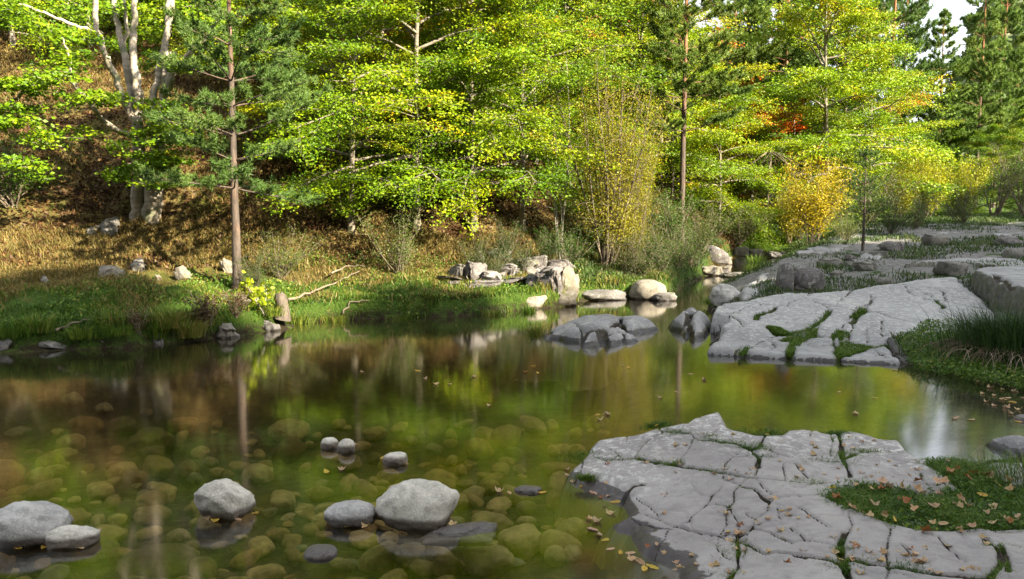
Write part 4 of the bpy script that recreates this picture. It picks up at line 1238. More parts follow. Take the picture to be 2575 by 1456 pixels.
put(pineA, 2258, None, 60, 'tall dark pine added behind the dark heavy-crowned one, left of the sky patch', 5.2, (.9, .9, 1.75), (.95, 1, .95))  # added pine, stretched tall to block the sky's reflection in the water
put(pineA, 1965, None, 42, 'grey-green pine crown above the orange-red beech', 2.9, 1.2, (1, 1, .9))
put(pineB, 1900, None, 44, 'shaded pine between the tall slim pine and the big yellow-green tree', 5.0, 1.25, (1, 1, .9))
put(pineA, 2300, None, 56, 'thin pine stem leaning behind the yellow bushes', 4.4, .72, (.9, .9, .9))
put(pineB, 1840, None, 40, 'pine whose sprays reach right of the tall slim pine', .5, 1.1, (1.2, 1.1, .8))
put(pineA, 2180, None, 52, 'background pine showing over the big yellow-green tree', .3, 1.25, (.9, .9, .9))
put(pineB, 2060, None, 50, 'background pine left of the dark heavy-crowned one', 3.3, 1.35, (.9, .95, .9))
put(pineB, 1500, None, 44, 'pine tip among the upper beeches', 3.9, 1.1, (1, 1, .9))
sp = make_pine(404, 2.5, .42, .55, 6, 4, 8, nl=.09, trunk_r=.018, wander=.02, sag=0, nn=10, w=.014)
put(sp, 2168, 632, None, 'small young pine with a thin bare stem at the edge of the terrace', 0, 1, (1, 1, 1), first=True)

# --- bushes, saplings
gold = make_bush(501, 4.7, 1.6, 26, 17, 50, .058, 'gold_leaf', 'dark_bark', 'willow_bush', .34, .16, tint=.5, W=.34, sigma=.13)
put(gold, 1520, 672, None, 'tall golden willow bush at the water on the far bank', 0, 1, (.95, 1.05, .8), first=True)
put(gold, 1590, 668, None, 'smaller golden willow leaning right of the tall golden one', 2, .62, (.9, 1, .9))
yb = make_bush(502, 3.1, 1.7, 17, 14, 34, .082, 'gold_leaf', 'dead_wood', 'autumn_bush', .5, .3, tint=.66, W=.6, sigma=.15, lo=.45)
put(yb, 2045, 615, None, 'golden yellow bush with bare grey lower stems left of the small young pine', 0, 1.0, (1.1, 1.1, .6), first=True)
put(yb, 2330, None, 36, 'largest yellow bush at the back right under the pines', 1.5, 1.0, (1.05, 1.3, .6), cat='bush')
put(yb, 2262, None, 34.5, 'paler low yellow bush left of the largest yellow one', 3.5, .72, (.9, 1.1, .7))
put(yb, 2410, None, 40, 'yellow bush half behind the dark thorn shrub', 5, .9, (1, 1.3, .6))
put(yb, 1985, None, 33, 'thin yellow bush against the dark bank left of the golden one', 4.1, .75, (.8, .9, .7))
sap = make_bush(503, 4.4, .8, 4, 9, 0, .05, 'scrub_leaf', 'pale_twig', 'bare_sapling', .09, .3, cat='sapling', r0=.012)
put(sap, 1408, 655, None, 'cluster of bare pale saplings left of the golden willow bush', .6, 1, first=True)
scrub = make_bush(504, 1.5, 1.0, 16, 9, 26, .045, 'scrub_leaf', 'dark_bark', 'scrub_bush', .75, .2, tint=.42, lo=.4, W=.55, sigma=.08)
put(scrub, 1000, 692, None, 'arching bramble bush with pale leaves on the far bank', 0, .85, (1, 1, .9), first=True)
thornb = make_bush(505, 3.6, 1.9, 7, 26, 8, .07, 'gold_leaf', 'dark_bark', 'thorn_shrub', .55, .25, tint=.1, W=.5, sigma=.12, r0=.022)
put(thornb, 2505, None, 40, 'dark nearly leafless thorn shrub at the back right', 0, 1.15, (.5, .55, .6), first=True)
put(thornb, 2580, None, 36, 'dark shrub cut by the right edge behind the grass', 2, 1.0, (.5, .55, .6))
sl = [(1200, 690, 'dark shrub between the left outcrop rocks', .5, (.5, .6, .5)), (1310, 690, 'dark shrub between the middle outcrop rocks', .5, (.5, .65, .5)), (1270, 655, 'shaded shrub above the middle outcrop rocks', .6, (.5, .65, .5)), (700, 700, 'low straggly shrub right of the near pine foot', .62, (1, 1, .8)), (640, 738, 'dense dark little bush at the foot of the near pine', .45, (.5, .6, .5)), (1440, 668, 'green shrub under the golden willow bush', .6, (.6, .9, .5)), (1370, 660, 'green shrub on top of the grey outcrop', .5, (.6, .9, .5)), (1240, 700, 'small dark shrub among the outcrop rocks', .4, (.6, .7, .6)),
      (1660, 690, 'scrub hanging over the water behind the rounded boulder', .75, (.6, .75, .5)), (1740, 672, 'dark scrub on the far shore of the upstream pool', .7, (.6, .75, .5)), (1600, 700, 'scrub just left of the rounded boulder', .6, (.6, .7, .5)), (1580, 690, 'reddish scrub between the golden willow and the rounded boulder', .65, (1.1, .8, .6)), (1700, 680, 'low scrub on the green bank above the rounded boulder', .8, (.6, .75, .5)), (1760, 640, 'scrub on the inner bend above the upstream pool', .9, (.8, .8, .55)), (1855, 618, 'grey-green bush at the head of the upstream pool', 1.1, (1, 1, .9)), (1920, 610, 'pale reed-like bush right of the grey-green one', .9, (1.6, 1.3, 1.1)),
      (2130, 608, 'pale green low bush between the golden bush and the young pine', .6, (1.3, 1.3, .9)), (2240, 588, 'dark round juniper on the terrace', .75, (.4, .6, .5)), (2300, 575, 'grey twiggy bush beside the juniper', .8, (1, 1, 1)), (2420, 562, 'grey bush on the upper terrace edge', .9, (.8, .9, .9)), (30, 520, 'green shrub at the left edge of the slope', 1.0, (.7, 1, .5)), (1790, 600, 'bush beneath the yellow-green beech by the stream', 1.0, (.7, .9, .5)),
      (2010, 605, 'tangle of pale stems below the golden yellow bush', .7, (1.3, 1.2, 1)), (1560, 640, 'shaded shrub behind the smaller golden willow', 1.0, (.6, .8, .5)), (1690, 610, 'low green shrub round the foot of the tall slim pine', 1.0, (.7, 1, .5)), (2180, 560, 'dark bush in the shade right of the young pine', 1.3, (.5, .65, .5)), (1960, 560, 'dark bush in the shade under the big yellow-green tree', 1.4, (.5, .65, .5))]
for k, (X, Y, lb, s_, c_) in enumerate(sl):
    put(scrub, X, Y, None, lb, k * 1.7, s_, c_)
ysap = make_bush(506, .62, .5, 4, 6, 9, .11, 'gold_leaf', 'pale_twig', 'yellow_sapling', .6, .3, tint=.7, W=.7, sigma=.05, cat='sapling')
put(ysap, 668, 818, None, 'little yellow-leaved sapling at the water beside the stump', 0, .8, (.7, 1.1, .5), first=True)
dock = make_bush(507, .5, .5, 12, 6, 14, .035, 'litter', 'dead_wood', 'dock_plant', .7, .2, tint=.45, W=.5, sigma=.04, cat='plant')
put(dock, 520, 822, None, 'rusty red dock plants hanging over the undercut bank', 0, 1, first=True)
put(dock, 590, 800, None, 'reddish dock plants right of the rusty ones', 2, .8)
put(dock, 350, 848, None, 'reddish dock plant over the dark bank left of the rusty ones', 4, .7)
fallen = make_bush(508, 2.6, 1.2, 9, 10, 0, .05, 'scrub_leaf', 'dead_wood', 'dead_branches', 1.0, .15, cat='branches', r0=.016)
o = put(fallen, 1930, None, 34, 'tangle of dead pale branches hanging under the orange-red beech', 0, 1, first=True)
o.location.z += 3.4; o.rotation_euler = (2.6, .3, 0)
# stump
st = hit(707, 806)
m = MB()
a = np.linspace(0, 1, 7); m.tube(np.stack([.03 * np.sin(a * 4), 0 * a, a * .40 - .05], 1), np.array([.15, .12, .105, .10, .10, .095, .05]), 14, rough=.06)
o = m.build('tree_stump', M['stump_bark'], smooth=True); o.location = tuple(st); tag(o, 'broken grey stump standing at the edge of the bank', 'stump')
# dead wood on the bank


def log(name, label, pts, r0, r1, mat='dead_wood', zoff=.06, k=6):
    p = []
    for X, Y, z in pts:
        q = hit(X, Y) if z is None else None
        p.append(q + np.array([0, 0, zoff]) if q is not None else np.array(z))
    p = refine(np.array(p), 5)
    m = MB(); m.tube(p, np.linspace(r0, r1, len(p)), k, rough=.08)
    o = m.build(name, M[mat], smooth=True); tag(o, label, 'branch'); return o


log('fallen_branch', 'long pale fallen branch lying up the bank right of the stump', [(725, 768, None), (790, 742, None), (850, 715, None), (905, 690, None)], .025, .008)
log('fallen_branch', 'crooked dead branch arching over the grass', [(830, 712, None), (870, 690, None), (920, 692, None)], .02, .008, zoff=.16)
log('fallen_branch', 'short driftwood stick at the grassy waterline', [(860, 800, None), (880, 785, None), (930, 778, None)], .018, .008)
log('fallen_branch', 'grey twisted branch leaning among the outcrop rocks', [(1180, 712, None), (1190, 690, None), (1215, 665, None), (1200, 640, None)], .05, .02, 'pale_twig', .1)
log('fallen_branch', 'bent pale stick in the undercut bank at left', [(140, 845, None), (180, 828, None), (230, 818, None)], .018, .008)
# ------------------------------------------------------------------ ground cover (uncountable)
def scatter_px(n, poly=None, xr=None, yr=None, seed=0, near=0.):
    """random ground points whose picture position falls in a polygon of the photo"""
    r = np.random.default_rng(seed)
    pl = np.array(poly, float)
    lo = pl.min(0); hi = pl.max(0)
    out = []
    while len(out) < n:
        X = r.uniform(lo[0], hi[0], 4000); Y = r.uniform(lo[1], hi[1], 4000)
        k = inside(X, Y, pl); out += list(zip(X[k], Y[k]))
    a = np.array(out[:n]); return a


def ground_hits(a, tmax=120):
    d = ray(a[:, 0], a[:, 1])
    ts = np.geomspace(4, tmax, 260)
    res = np.zeros((len(a), 3)); ok = np.zeros(len(a), bool)
    lo = np.full(len(a), 4.); hi = np.full(len(a), np.nan)
    prev = np.full(len(a), 4.)
    for t in ts:
        m = ~ok
        if not m.any(): break
        p = np.array([0, 0, H]) + d[m] * t
        b = p[:, 2] < G(p[:, 0], p[:, 1])
        idx = np.where(m)[0][b]
        hi[idx] = t; lo[idx] = prev[idx]; ok[idx] = True
        prev[m & ~ok] = t
    for _ in range(6):
        mid = (lo + hi) / 2
        p = np.array([0, 0, H]) + d * np.nan_to_num(mid, nan=4.)[:, None]
        b = p[:, 2] < G(p[:, 0], p[:, 1])
        hi = np.where(b, mid, hi); lo = np.where(b, lo, mid)
    p = np.array([0, 0, H]) + d * np.nan_to_num(hi, nan=4.)[:, None]
    return p, ok


def world_scatter(n, x0, x1, y0, y1, f, seed):
    r = np.random.default_rng(seed)
    x = r.uniform(x0, x1, n); y = r.uniform(y0, y1, n)
    k = f(x, y, r); x, y = x[k], y[k]
    return x, y, G(x, y), r


def leftside(x, y): return x < np.interp(y, [8, 12, 16, 18, 24, 30, 45], [0, 1.5, 3.0, 4.0, 6.0, 8.8, 15])


def fdd(x, y):
    k = np.array(FOOT)
    return np.where(y > np.interp(x, k[:, 0], k[:, 1]), 1, -1) * seg_dist(x, y, FOOT)


def stuff(mb, name, mat):
    o = mb.build(name, M[mat]); o['kind'] = 'stuff'; return o


# green grass of the far bank
x, y, z, r = world_scatter(230000, -11, 3.5, 10, 20, lambda x, y, r: (water_sd(x, y) > .02) & leftside(x, y) & (fdd(x, y) + r.normal(0, .5, len(x)) < -.5) & (water_sd(x, y) + .9 * n2(x, y, .6, 83, 2) + r.normal(0, .25, len(x)) < 1.7 + .5 * (x > -4)) & (n2(x, y, 1.1, 71, 3) + r.normal(0, .25, len(x)) > -.35), 1)
m = MB(); cl = n2(x, y, 1.5, 72, 3)
hgt = (.05 + .06 * np.clip(cl + .4, 0, 1.2)) * r.uniform(.6, 1.4, len(x)) * (1 + .8 * (water_sd(x, y) < .35))
m.blades(np.stack([x, y, z - .01], 1), hgt, .012, r.uniform(.3, 1, len(x)), np.clip(.50 + .30 * cl + .25 * n2(x, y, .6, 79, 2) + r.normal(0, .2, len(x)), 0, 1))
stuff(m, 'bank_grass', 'grass')
x, y, z, r = world_scatter(210000, -11, 3.5, 10, 20, lambda x, y, r: (water_sd(x, y) > .05) & leftside(x, y) & (fdd(x, y) < .9) & (n2(x, y, .9, 80, 3) + r.normal(0, .25, len(x)) > .25 - .45 * ss(1.0, 2.2, water_sd(x, y))), 11)
m = MB(); n = len(x)
m.blades(np.stack([x, y, z - .01], 1), r.uniform(.05, .2, n), .011, r.uniform(.5, 1.2, n), np.clip(.4 + r.normal(0, .25, n), 0, 1))
stuff(m, 'bank_dry_grass', 'dry_grass')
x, y, z, r = world_scatter(70000, 1.2, 10, 16, 30, lambda x, y, r: leftside(x, y) & (water_sd(x, y) > .03) & (water_sd(x, y) < 3.5), 12)
m = MB(); n = len(x)
m.blades(np.stack([x, y, z - .01], 1), r.uniform(.08, .25, n), .016, r.uniform(.5, 1.2, n), np.clip(.4 + .3 * n2(x, y, .8, 81, 2) + r.normal(0, .22, n), 0, 1))
stuff(m, 'stream_grass', 'terrace_grass')
# leafy weeds on the far bank
x, y, z, r = world_scatter(60000, -11, 3.2, 10, 18, lambda x, y, r: (water_sd(x, y) > .02) & (water_sd(x, y) < 3) & leftside(x, y) & (n2(x, y, 1.7, 73, 3) > .1), 2)
m = MB(); n = len(x)
m.leaves(np.stack([x, y, z + r.uniform(.0, .10, n)], 1), r.normal(size=(n, 3)), r.normal(size=(n, 3)) * .6 + np.array([.2, -.4, .7]), r.uniform(.03, .065, n), r.uniform(.02, .045, n), np.clip(.5 + r.normal(0, .2, n), 0, .95))
stuff(m, 'bank_herbs', 'grass')
# tan grass and leaf litter of the slope
x, y, z, r = world_scatter(230000, -17, 9, 13.5, 31, lambda x, y, r: (fdd(x, y) + r.normal(0, .6, len(x)) > -1.0) & (fdd(x, y) < 12) & leftside(x, y) & (n2(x, y, .7, 74, 3) + r.normal(0, .3, len(x)) > -.05 + .3 * (x > -4)), 3)
m = MB(); n = len(x)
m.blades(np.stack([x, y, z - .01], 1), r.uniform(.06, .22, n), .013, r.uniform(.5, 1.2, n), np.clip(.45 + r.normal(0, .22, n), 0, 1))
stuff(m, 'dry_grass', 'dry_grass')
x, y, z, r = world_scatter(170000, -17, 12, 13.5, 36, lambda x, y, r: (fdd(x, y) > -.6) & (fdd(x, y) < 14) & leftside(x, y), 4)
m = MB(); n = len(x)
m.leaves(np.stack([x, y, z + .02], 1), r.normal(size=(n, 3)), r.normal(size=(n, 3)) * .45 + np.array([0, -.3, .9]), r.uniform(.06, .12, n), r.uniform(.04, .07, n), np.clip(.5 + r.normal(0, .25, n), 0, 1))
stuff(m, 'leaf_litter', 'litter')
# grass of the right terraces
blk = lambda x, y: (sdist(x, y, W2) < -.02) & (sdist(x, y, LEP) < .02)
x, y, z, r = world_scatter(330000, 2.5, 24, 8.4, 44, lambda x, y, r: (~leftside(x, y)) & (water_sd(x, y) > .05) & (r.random(len(x)) < (13 / np.maximum(y, 10)) ** 1.0) & (x < y * .66 + .6) & blk(x, y) & (n2(x, y, .7, 75, 3) + r.normal(0, .15, len(x)) > .12), 5)
m = MB(); n = len(x); cl = n2(x, y, 1.2, 76, 3)
m.blades(np.stack([x, y, z - .01], 1), (.05 + .05 * np.clip(cl + .5, 0, 1.3)) * r.uniform(.6, 1.4, n) * (1 + .02 * y), .009 + .0006 * y, r.uniform(.4, 1.1, n), np.clip(.33 + .2 * cl + r.normal(0, .18, n), 0, 1))
stuff(m, 'terrace_grass', 'terrace_grass')
# sunlit grass round the stream head
# turf in the joints of the far slab
m = MB()
r = np.random.default_rng(6)
TH2w = [on_height(p, T2) for p in TH2]
for pl in TH2w:
    q = np.array(pl)
    for a, b in zip(q[:-1], q[1:]):
        n = int(np.linalg.norm(b - a) * 380 * r.choice([.15, .6, 1, 1.3]))
        t = r.random(n)[:, None]; c = a + (b - a) * t + r.normal(0, .03, (n, 2))
        m.blades(np.stack([c[:, 0], c[:, 1], T2(c[:, 0], c[:, 1]) - .06], 1), r.uniform(.06, .13, n), .009, r.uniform(.3, 1, n), np.clip(.42 + r.normal(0, .18, n), 0, 1))
for px in (C5([(920, 830), (1090, 800), (1080, 870), (980, 900), (900, 985), (870, 985), (890, 900), (820, 890)]), C5([(1220, 810), (1320, 830), (1290, 900), (1500, 940), (1560, 920), (1400, 970), (1300, 1000), (1240, 1005), (1220, 950), (1260, 920)]), C5([(720, 785), (830, 850), (900, 850), (820, 800)])):
    pw = on_height(px, T2); pa = np.array(pw)
    c = r.uniform(pa.min(0), pa.max(0), (14000, 2)); c = c[inside(c[:, 0], c[:, 1], pw)][:4500]; n = len(c)
    m.blades(np.stack([c[:, 0], c[:, 1], T2(c[:, 0], c[:, 1]) - .02], 1), r.uniform(.03, .08, n), .009, r.uniform(.3, 1, n), np.clip(.5 + r.normal(0, .18, n), 0, 1))
stuff(m, 'joint_turf', 'grass')
# grass on the front slab
m = MB()
gp = np.array(GRASSP)
c = r.uniform(gp.min(0), gp.max(0), (60000, 2))
sdg = sdist(c[:, 0], c[:, 1], GRASSP) + .03 * n2(c[:, 0], c[:, 1], 6, 77, 3)
c = c[(sdg > -.01) & (c[:, 0] < 4.6)][:17000]; n = len(c)
cl = n2(c[:, 0], c[:, 1], 4, 78, 3)
m.blades(np.stack([c[:, 0], c[:, 1], T1(c[:, 0], c[:, 1]) - .035], 1), (.055 + .03 * cl) * r.uniform(.6, 1.5, n), .0045, r.uniform(.3, 1.2, n), np.clip(.38 + .15 * cl + r.normal(0, .16, n), 0, 1))
n = 2600
k = r.integers(0, len(c), n); cc = c[k]
m.leaves(np.stack([cc[:, 0], cc[:, 1], T1(cc[:, 0], cc[:, 1]) + r.uniform(-.02, .03, n)], 1), r.normal(size=(n, 3)), r.normal(size=(n, 3)) * .5 + np.array([0, -.3, .9]), r.uniform(.015, .035, n), r.uniform(.01, .018, n), np.clip(.4 + r.normal(0, .15, n), 0, .9))
tufts = F6([(880, 285), (960, 295), (820, 270), (1100, 350), (1200, 352), (1310, 365), (1340, 372), (1500, 400), (1560, 410), (1620, 420), (1470, 385), (1640, 310), (1660, 270), (170, 455), (290, 490), (400, 505), (745, 515), (620, 495), (860, 530), (900, 540), (1115, 575), (1200, 600), (1260, 605), (1480, 640), (1400, 620), (1145, 310), (170, 630), (740, 212), (1440, 270), (1310, 880), (1410, 1190), (1390, 1250), (1330, 1430), (1450, 740), (1580, 480)]) + \
    F7([(125, 680), (95, 685), (240, 515), (340, 290), (380, 280), (400, 450), (440, 480), (400, 520), (370, 330), (420, 550), (1050, 640), (1040, 690), (390, 1150), (400, 1220), (420, 1320), (400, 1370), (900, 1360), (960, 1390), (520, 425), (600, 438), (1640, 1200), (1690, 1400), (1750, 1420), (1650, 1430), (1600, 1450), (1800, 1440), (1690, 1340)])
tufts_w = on_height(tufts, T1)
for i, (a, b) in enumerate(tufts_w):
    n = int(r.uniform(120, 330)); s_ = r.uniform(.025, .055)
    cc = np.array([a, b]) + r.normal(0, 1, (n, 2)) * np.array([s_ * 1.5, s_ * .7])
    dark = r.random() < .35
    m.blades(np.stack([cc[:, 0], cc[:, 1], T1(cc[:, 0], cc[:, 1]) - .03], 1), r.uniform(.03, .065, n), .004, r.uniform(.3, 1., n), np.clip((.25 if dark else .55) + r.normal(0, .13, n), 0, .95))
stuff(m, 'slab_grass', 'grass')
# soft green bank between the far slab and the rushes
x, y, z, r = world_scatter(90000, 4, 9.5, 7.6, 11.5, lambda x, y, r: inside(x, y, [tuple(P(np.array(a), np.array(b), .12)[:2]) for a, b in ((2250, 862), (2340, 826), (2500, 800), (2700, 800), (2700, 980), (2480, 945), (2300, 908))]), 8)
m = MB(); n = len(x)
zz = np.maximum(z, .05) + .03
m.leaves(np.stack([x, y, zz + r.uniform(-.06, .06, n)], 1), r.normal(size=(n, 3)), r.normal(size=(n, 3)) * .6 + np.array([.1, -.4, .8]), r.uniform(.02, .045, n), r.uniform(.012, .026, n), np.clip(.40 + r.normal(0, .2, n), 0, 1))
stuff(m, 'bank_clover', 'grass')


# rushes and grass tussocks: things
def tussock(name, label, base, h, n, spread, mat, seed, straw=0, w=.007, lean=.6, cat='grass tuft', t0=.4):
    r = np.random.default_rng(seed)
    root = thing(name, label, cat, base)
    c = r.normal(0, 1, (n, 2)) * spread * .45; az = np.arctan2(c[:, 1], c[:, 0]) + r.normal(0, .5, n)
    m = MB(); m.blades(np.stack([c[:, 0], c[:, 1], np.full(n, -.04)], 1), h * r.uniform(.55, 1.1, n), w, lean * r.uniform(.2, 1.1, n), np.clip(t0 + r.normal(0, .2, n), 0, 1), az)
    m.build('blades', M[mat], root)
    if straw:
        c = r.normal(0, 1, (straw, 2)) * spread * .5; az = np.arctan2(c[:, 1] - spread * .3, c[:, 0] - spread * .2) + r.normal(0, .4, straw)
        m = MB()
        for k in range(straw):
            L_ = h * r.uniform(.5, .95)
            p = curve((c[k, 0], c[k, 1] - .1, .12), (cos(az[k]) * .9, sin(az[k]) * .9, .9), L_, 7, -3.0, .08, r)
            m.tube(p, np.linspace(.006, .002, 8), 3, t=r.random())
        m.build('dry_stems', M['straw'], root)
    return root


rb = hit(2520, 900)
tussock('rush_tussock', 'big dark green rush tussock with drooping pale dead stems at the right edge', (rb[0], rb[1], .10), .72, 1500, .55, 'rush', 601, 260, .008, .7, 'rushes', .35)
rb2 = P(np.array(2590.), np.array(905.), .12)
tussock('rush_tussock', 'second rush tussock cut by the right edge', (rb2[0], rb2[1], .12), .7, 900, .6, 'rush', 602, 90, .008, .7, 'rushes', .35)
rb3 = P(np.array(2590.), np.array(1210.), .16)
tussock('grass_tussock', 'bright fine grass tussock cut by the right edge above the foreground slab', (rb3[0], rb3[1], .14), .22, 1300, .3, 'grass', 603, 0, .004, .8, 'grass tuft', .4)
for k, (X, Y, h_, n, s_, t0, lb) in enumerate([(430, 858, .30, 420, .16, .85, 'golden drooping grass clump left part of the orange waterside grass'), (480, 852, .32, 420, .18, .88, 'golden orange grass clump in the middle of the waterside grass'), (395, 862, .36, 260, .15, .6, 'long-bladed green tuft over the undercut bank'), (1345, 840, .22, 200, .13, .75, 'withered tuft at the left end of the rock island'), (100, 842, .3, 300, .2, .6, 'pale green tuft above the slate at left'), (750, 812, .24, 400, .25, .68, 'bright green tuft right of the stump at the water'),
                                              (690, 800, .25, 260, .18, .7, 'olive tuft at the foot of the stump'), (1010, 800, .16, 300, .22, .6, 'yellow-green tuft at the waterline below the bramble'), (1240, 792, .16, 220, .2, .75, 'tan tuft at the waterline near the pale blocks'), (1325, 785, .2, 220, .15, .4, 'dark tuft in the water at the pale low block'), (300, 862, .2, 300, .2, .5, 'green tuft hanging over the dark bank'), (30, 850, .25, 300, .22, .45, 'green tuft by the round stone at the left edge'), (210, 858, .22, 320, .2, .55, 'green tuft over the slate at left'), (840, 806, .2, 360, .25, .7, 'yellow-green tuft by the driftwood stick'), (1900, 660, .4, 260, .3, .5, 'grass tuft behind the tall black-sided block'), (1800, 762, .2, 260, .3, .5, 'grass on the rounded rock at the tip of the right bank')]):
    b = hit(X, Y)
    tussock('grass_tussock', lb, b, h_, n, s_, 'grass', 610 + k, 0, .009, .9, 'grass tuft', t0)

# ------------------------------------------------------------------ fallen leaves


def leaf_mesh(name, mat, kind, seed):
    r = np.random.default_rng(seed)
    n = 20; a = np.linspace(0, 2 * pi, n, endpoint=False)
    if kind == 'lobed':
        rad = .5 * (.68 + .32 * np.abs(np.cos(2.5 * a)) ** 1.2) * (1 + .1 * r.normal(size=n))
        V = np.stack([rad * np.cos(a), rad * np.sin(a), np.zeros(n)], 1)
        cz = .33
    else:
        V = np.stack([.5 * np.cos(a), .22 * np.sin(a) * (1 - .3 * np.cos(a)), np.zeros(n)], 1); cz = .12
    in_ = V * .5
    A = r.uniform(0, 6.28)
    def curl(v, amt):
        q = v.copy(); d2 = (v[:, :2] ** 2).sum(1)
        q[:, 2] += amt * d2 * 3.2 * (1 + .9 * np.sin(np.arctan2(v[:, 1], v[:, 0]) * 2 + A)) + .10 * np.abs(v[:, 1]) + .03 * r.normal(size=len(v))
        q[:, :2] *= (1 - .35 * amt * 4 * d2)[:, None]; return q
    Vo, Vi = curl(V, cz), curl(in_, cz)
    m = MB(); allv = np.concatenate([[[0, 0, 0]], Vi, Vo])
    i = np.arange(n); j = (i + 1) % n
    m.add(allv, np.stack([0 * i, 1 + i, 1 + j], 1), np.linspace(.2, .8, len(allv)))
    m.F.setdefault(4, []).append(np.stack([1 + i, 1 + n + i, 1 + n + j, 1 + j], 1))
    st = np.array([[0, 0, 0.0], [-.35, .05, .02], [-.62, .1, .06]]); m.tube(st, [.012, .010, .008], 3, t=.2)
    return m.build(name, M[mat], smooth=True)


protos = [('curled tan lobed leaf', leaf_mesh('fallen_leaf', 'tan_leaf', 'lobed', 1)), ('pale tan curled leaf', leaf_mesh('fallen_leaf', 'tan_leaf', 'lobed', 2)), ('brown lobed leaf', leaf_mesh('fallen_leaf', 'brown_leaf', 'lobed', 3)),
          ('small yellow oval leaf', leaf_mesh('fallen_leaf', 'yellow_leaf', 'oval', 4)), ('small tan oval leaf', leaf_mesh('fallen_leaf', 'tan_leaf', 'oval', 5))]
lused = set()


def leaf(v, p, s, rz, tilt, where, group):
    lb, pr = protos[v]
    o = pr if v not in lused else pr.copy()
    if v in lused: COL.objects.link(o)
    lused.add(v)
    o.location = tuple(p); o.scale = (s, s, s * r7.uniform(.45, .95)); o.rotation_euler = (tilt * r7.normal(), tilt * r7.normal(), rz)
    c = r7.uniform(.75, 1.15); o.color = (c, c * r7.uniform(.88, 1.05), c * r7.uniform(.8, 1.05), 1)
    tag(o, lb + ' ' + where, 'leaf', lb + ' ' + group)
    return o


r7 = np.random.default_rng(33)
spots = []
# clusters traced from the photo, then singles
for X, Y, n, s_ in [(a, b, n, s) for (a, b), n, s in [(p, n, s) for pts, n, s in (
        (F6([(500, 1280), (560, 1320), (640, 1330), (720, 1310), (720, 1200), (600, 1260), (540, 1290), (620, 1340), (690, 1330), (740, 1280)]), 2, .05), (F6([(900, 1330), (920, 1360), (1060, 1340), (1220, 1345), (1030, 1270), (880, 1390), (1240, 930), (1400, 1100), (1330, 1150), (1370, 1210), (1460, 1240), (1300, 1090), (1420, 1100), (1440, 1400), (1790, 1340), (1560, 1290), (1410, 1030)]), 1, .03),
        (F6([(740, 230), (660, 500), (650, 530), (880, 500), (850, 575), (950, 545), (970, 385), (1210, 620), (1390, 610), (1480, 625), (1750, 370), (1340, 660), (1270, 590), (1700, 820), (1650, 890), (1640, 1250), (1760, 1150), (890, 390), (1360, 310), (1110, 300), (680, 670), (975, 625), (780, 805)]), 1, .02),
        (F7([(170, 420), (240, 630), (670, 570), (680, 620), (700, 640), (790, 650), (740, 660), (820, 560), (940, 515), (990, 580), (930, 600), (910, 640), (870, 630), (600, 660), (730, 345), (450, 325), (550, 360), (400, 385), (155, 475), (60, 590), (30, 560), (370, 670), (540, 620), (780, 525), (340, 575), (1550, 600), (1620, 610), (1760, 620), (1720, 680)]), 1, .02),
        (F7([(480, 1220), (500, 1210), (590, 1240), (690, 1240), (720, 1260), (830, 1250), (860, 1270), (920, 1230), (950, 1260), (1000, 1320), (980, 1330), (700, 1315), (350, 1310), (440, 1300), (480, 1310), (60, 1240), (320, 1120), (270, 1275), (480, 1080), (1030, 1330), (1180, 1410), (1140, 1420), (1330, 1380), (1400, 1380), (1460, 1390), (1480, 1300), (1530, 1180), (1500, 1140), (890, 1280), (540, 1420), (320, 1250), (1440, 1370), (1080, 1380)]), 1, .03)) for p in pts]]:
    for _ in range(n): spots.append((X + r7.normal(0, 3 + 200 * s_ * (n > 1)), Y + r7.normal(0, 2 + 100 * s_ * (n > 1))))
for _ in range(45): spots.append((r7.uniform(1500, 2560), r7.uniform(1090, 1450)))
sw = on_height(spots, T1)
for a, b in sw:
    if sdist(np.array([a]), np.array([b]), W1)[0] < .05: continue
    ing = sdist(np.array([a]), np.array([b]), GRASSP)[0] > .02
    v = int(r7.choice(5, p=[.38, .32, .07, .09, .14]))
    s_ = r7.uniform(.034, .056) if v < 3 else r7.uniform(.03, .044)
    zz = float(T1(np.array(a), np.array(b))) + (.025 if ing else .006)
    leaf(v, (a, b, zz), s_, r7.uniform(0, 6.28), .25 if ing else .15, 'resting in the foreground grass' if ing else 'lying on the grey foreground slab', 'leaves in the foreground grass' if ing else 'leaves on the foreground slab')
# on the grass
gl = F7([(340, 840), (300, 740), (430, 870), (630, 890), (500, 740), (700, 780), (750, 740), (620, 780), (850, 850), (980, 780), (1030, 780), (1110, 910), (970, 920), (900, 880), (1290, 890), (1320, 920), (1330, 835), (1380, 910), (1500, 830), (1600, 890), (1700, 1020), (1730, 1040), (1800, 1000), (1580, 1040), (1440, 630), (1420, 640), (1250, 640), (1640, 720), (1720, 760), (1740, 750), (1100, 1040), (1190, 1045), (1060, 1110), (800, 1010), (720, 980), (600, 1000), (1320, 1090), (1420, 1080), (460, 930), (1240, 630), (1700, 700), (1540, 650), (1570, 660), (1380, 680), (700, 720), (1150, 720), (1200, 700), (990, 710), (860, 740)])
for a, b in on_height(gl, T1):
    v = int(r7.choice(5, p=[.4, .25, .2, .1, .05]))
    leaf(v, (a, b, float(T1(np.array(a), np.array(b))) + r7.uniform(.01, .04)), r7.uniform(.045, .075), r7.uniform(0, 6.28), .4, 'resting in the foreground grass', 'leaves in the foreground grass')
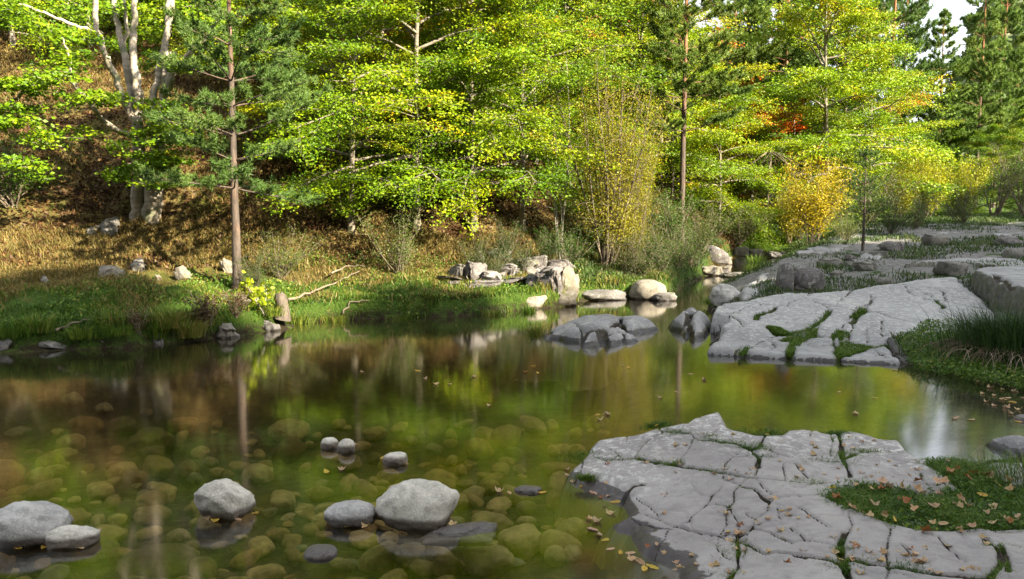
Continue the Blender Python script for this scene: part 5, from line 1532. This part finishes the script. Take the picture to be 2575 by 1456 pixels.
# floating
fl = [(1340, 920), (1352, 937), (1320, 935), (1500, 1043), (1525, 1042), (1508, 1055), (1230, 1020), (1190, 947), (1050, 932), (1095, 966), (1130, 966), (1068, 952), (1565, 918), (1580, 924), (1735, 940), (1660, 1000), (1700, 985), (1770, 955), (912, 935), (2010, 1088), (2440, 1055), (2400, 1052), (2500, 995), (2520, 1005), (2540, 1010), (2470, 990), (2550, 985), (2510, 960), (2540, 1040), (2560, 1060), (2450, 945), (2200, 1000), (2110, 985), (2250, 930), (2150, 1040), (1255, 1235), (1280, 1238), (1360, 1238), (1010, 1140), (964, 1150), (975, 1165), (1018, 1168), (835, 1128), (895, 1120), (640, 1290), (600, 1306), (540, 1308), (520, 1303), (870, 1325), (920, 1325), (1100, 1325), (1140, 1318), (960, 1300), (945, 1295), (60, 1372), (45, 1378), (245, 1335), (200, 1378), (110, 1375),
      (1490, 1330), (1505, 1345), (1520, 1358), (1535, 1380), (1560, 1390), (1590, 1405), (1610, 1412), (1480, 1305), (1500, 1310), (1430, 1195), (1425, 1180), (1440, 1210), (1460, 1222), (1490, 1238), (1510, 1250), (1530, 1245), (1545, 1262), (1535, 1290), (1620, 1430), (1640, 1425), (1585, 1390), (820, 1185), (860, 1180), (2480, 1010), (2530, 1025), (2500, 1020), (2560, 1030), (2520, 980), (2460, 960), (2570, 1000), (2490, 975), (2550, 1012), (2535, 1000)]
for X, Y in fl:
    p = P(np.array(float(X)), np.array(float(Y)), .004)
    v = int(r7.choice(5, p=[.25, .25, .1, .2, .2]))
    leaf(v, p, r7.uniform(.05, .085), r7.uniform(0, 6.28), .06, 'floating on the river', 'leaves floating on the river')

# ------------------------------------------------------------------ unseen leaf masses added for shade behind the camera; wood on the far hill
r8 = np.random.default_rng(55)
m = MB()
rp = np.array(SHADE_RIDGE, float)
for a, b in zip(rp[:-1], rp[1:]):
    L_ = np.linalg.norm(b - a)
    for k in range(int(L_ / 1.3)):
        c = a + (b - a) * r8.random() + r8.normal(0, 1.4, 2)
        zb = g1(c[0], c[1]); hh = r8.uniform(.8, 3.2); rr = r8.uniform(1.2, 2.2)
        n = 420
        u = r8.normal(size=(n, 3)); u /= np.linalg.norm(u, axis=1)[:, None]
        q = np.array([c[0], c[1], zb + hh * .55]) + u * np.array([rr, rr, hh * .5]) * r8.random((n, 1)) ** .33
        m.leaves(q, r8.normal(size=(n, 3)), r8.normal(size=(n, 3)), .6, .4, .4)
stuff(m, 'shade_woodland', 'scrub_leaf')  # unseen foliage added to give the ridge's shade a ragged edge
m = MB()
x = r8.uniform(60, 260, 9000); y = r8.uniform(110, 270, 9000)
k = (x / y > .4) & (x / y < .85); x, y = x[k], y[k]; z = G(x, y)
for _ in range(5):
    n = len(x)
    m.leaves(np.stack([x + r8.normal(0, 1, n), y + r8.normal(0, 1, n), z + r8.uniform(0, 5, n)], 1), r8.normal(size=(n, 3)), r8.normal(size=(n, 3)) + np.array([0, -.5, .5]), 2.2, 1.6, np.clip(r8.normal(.25, .15, n), 0, 1))
stuff(m, 'far_woodland', 'scrub_leaf')
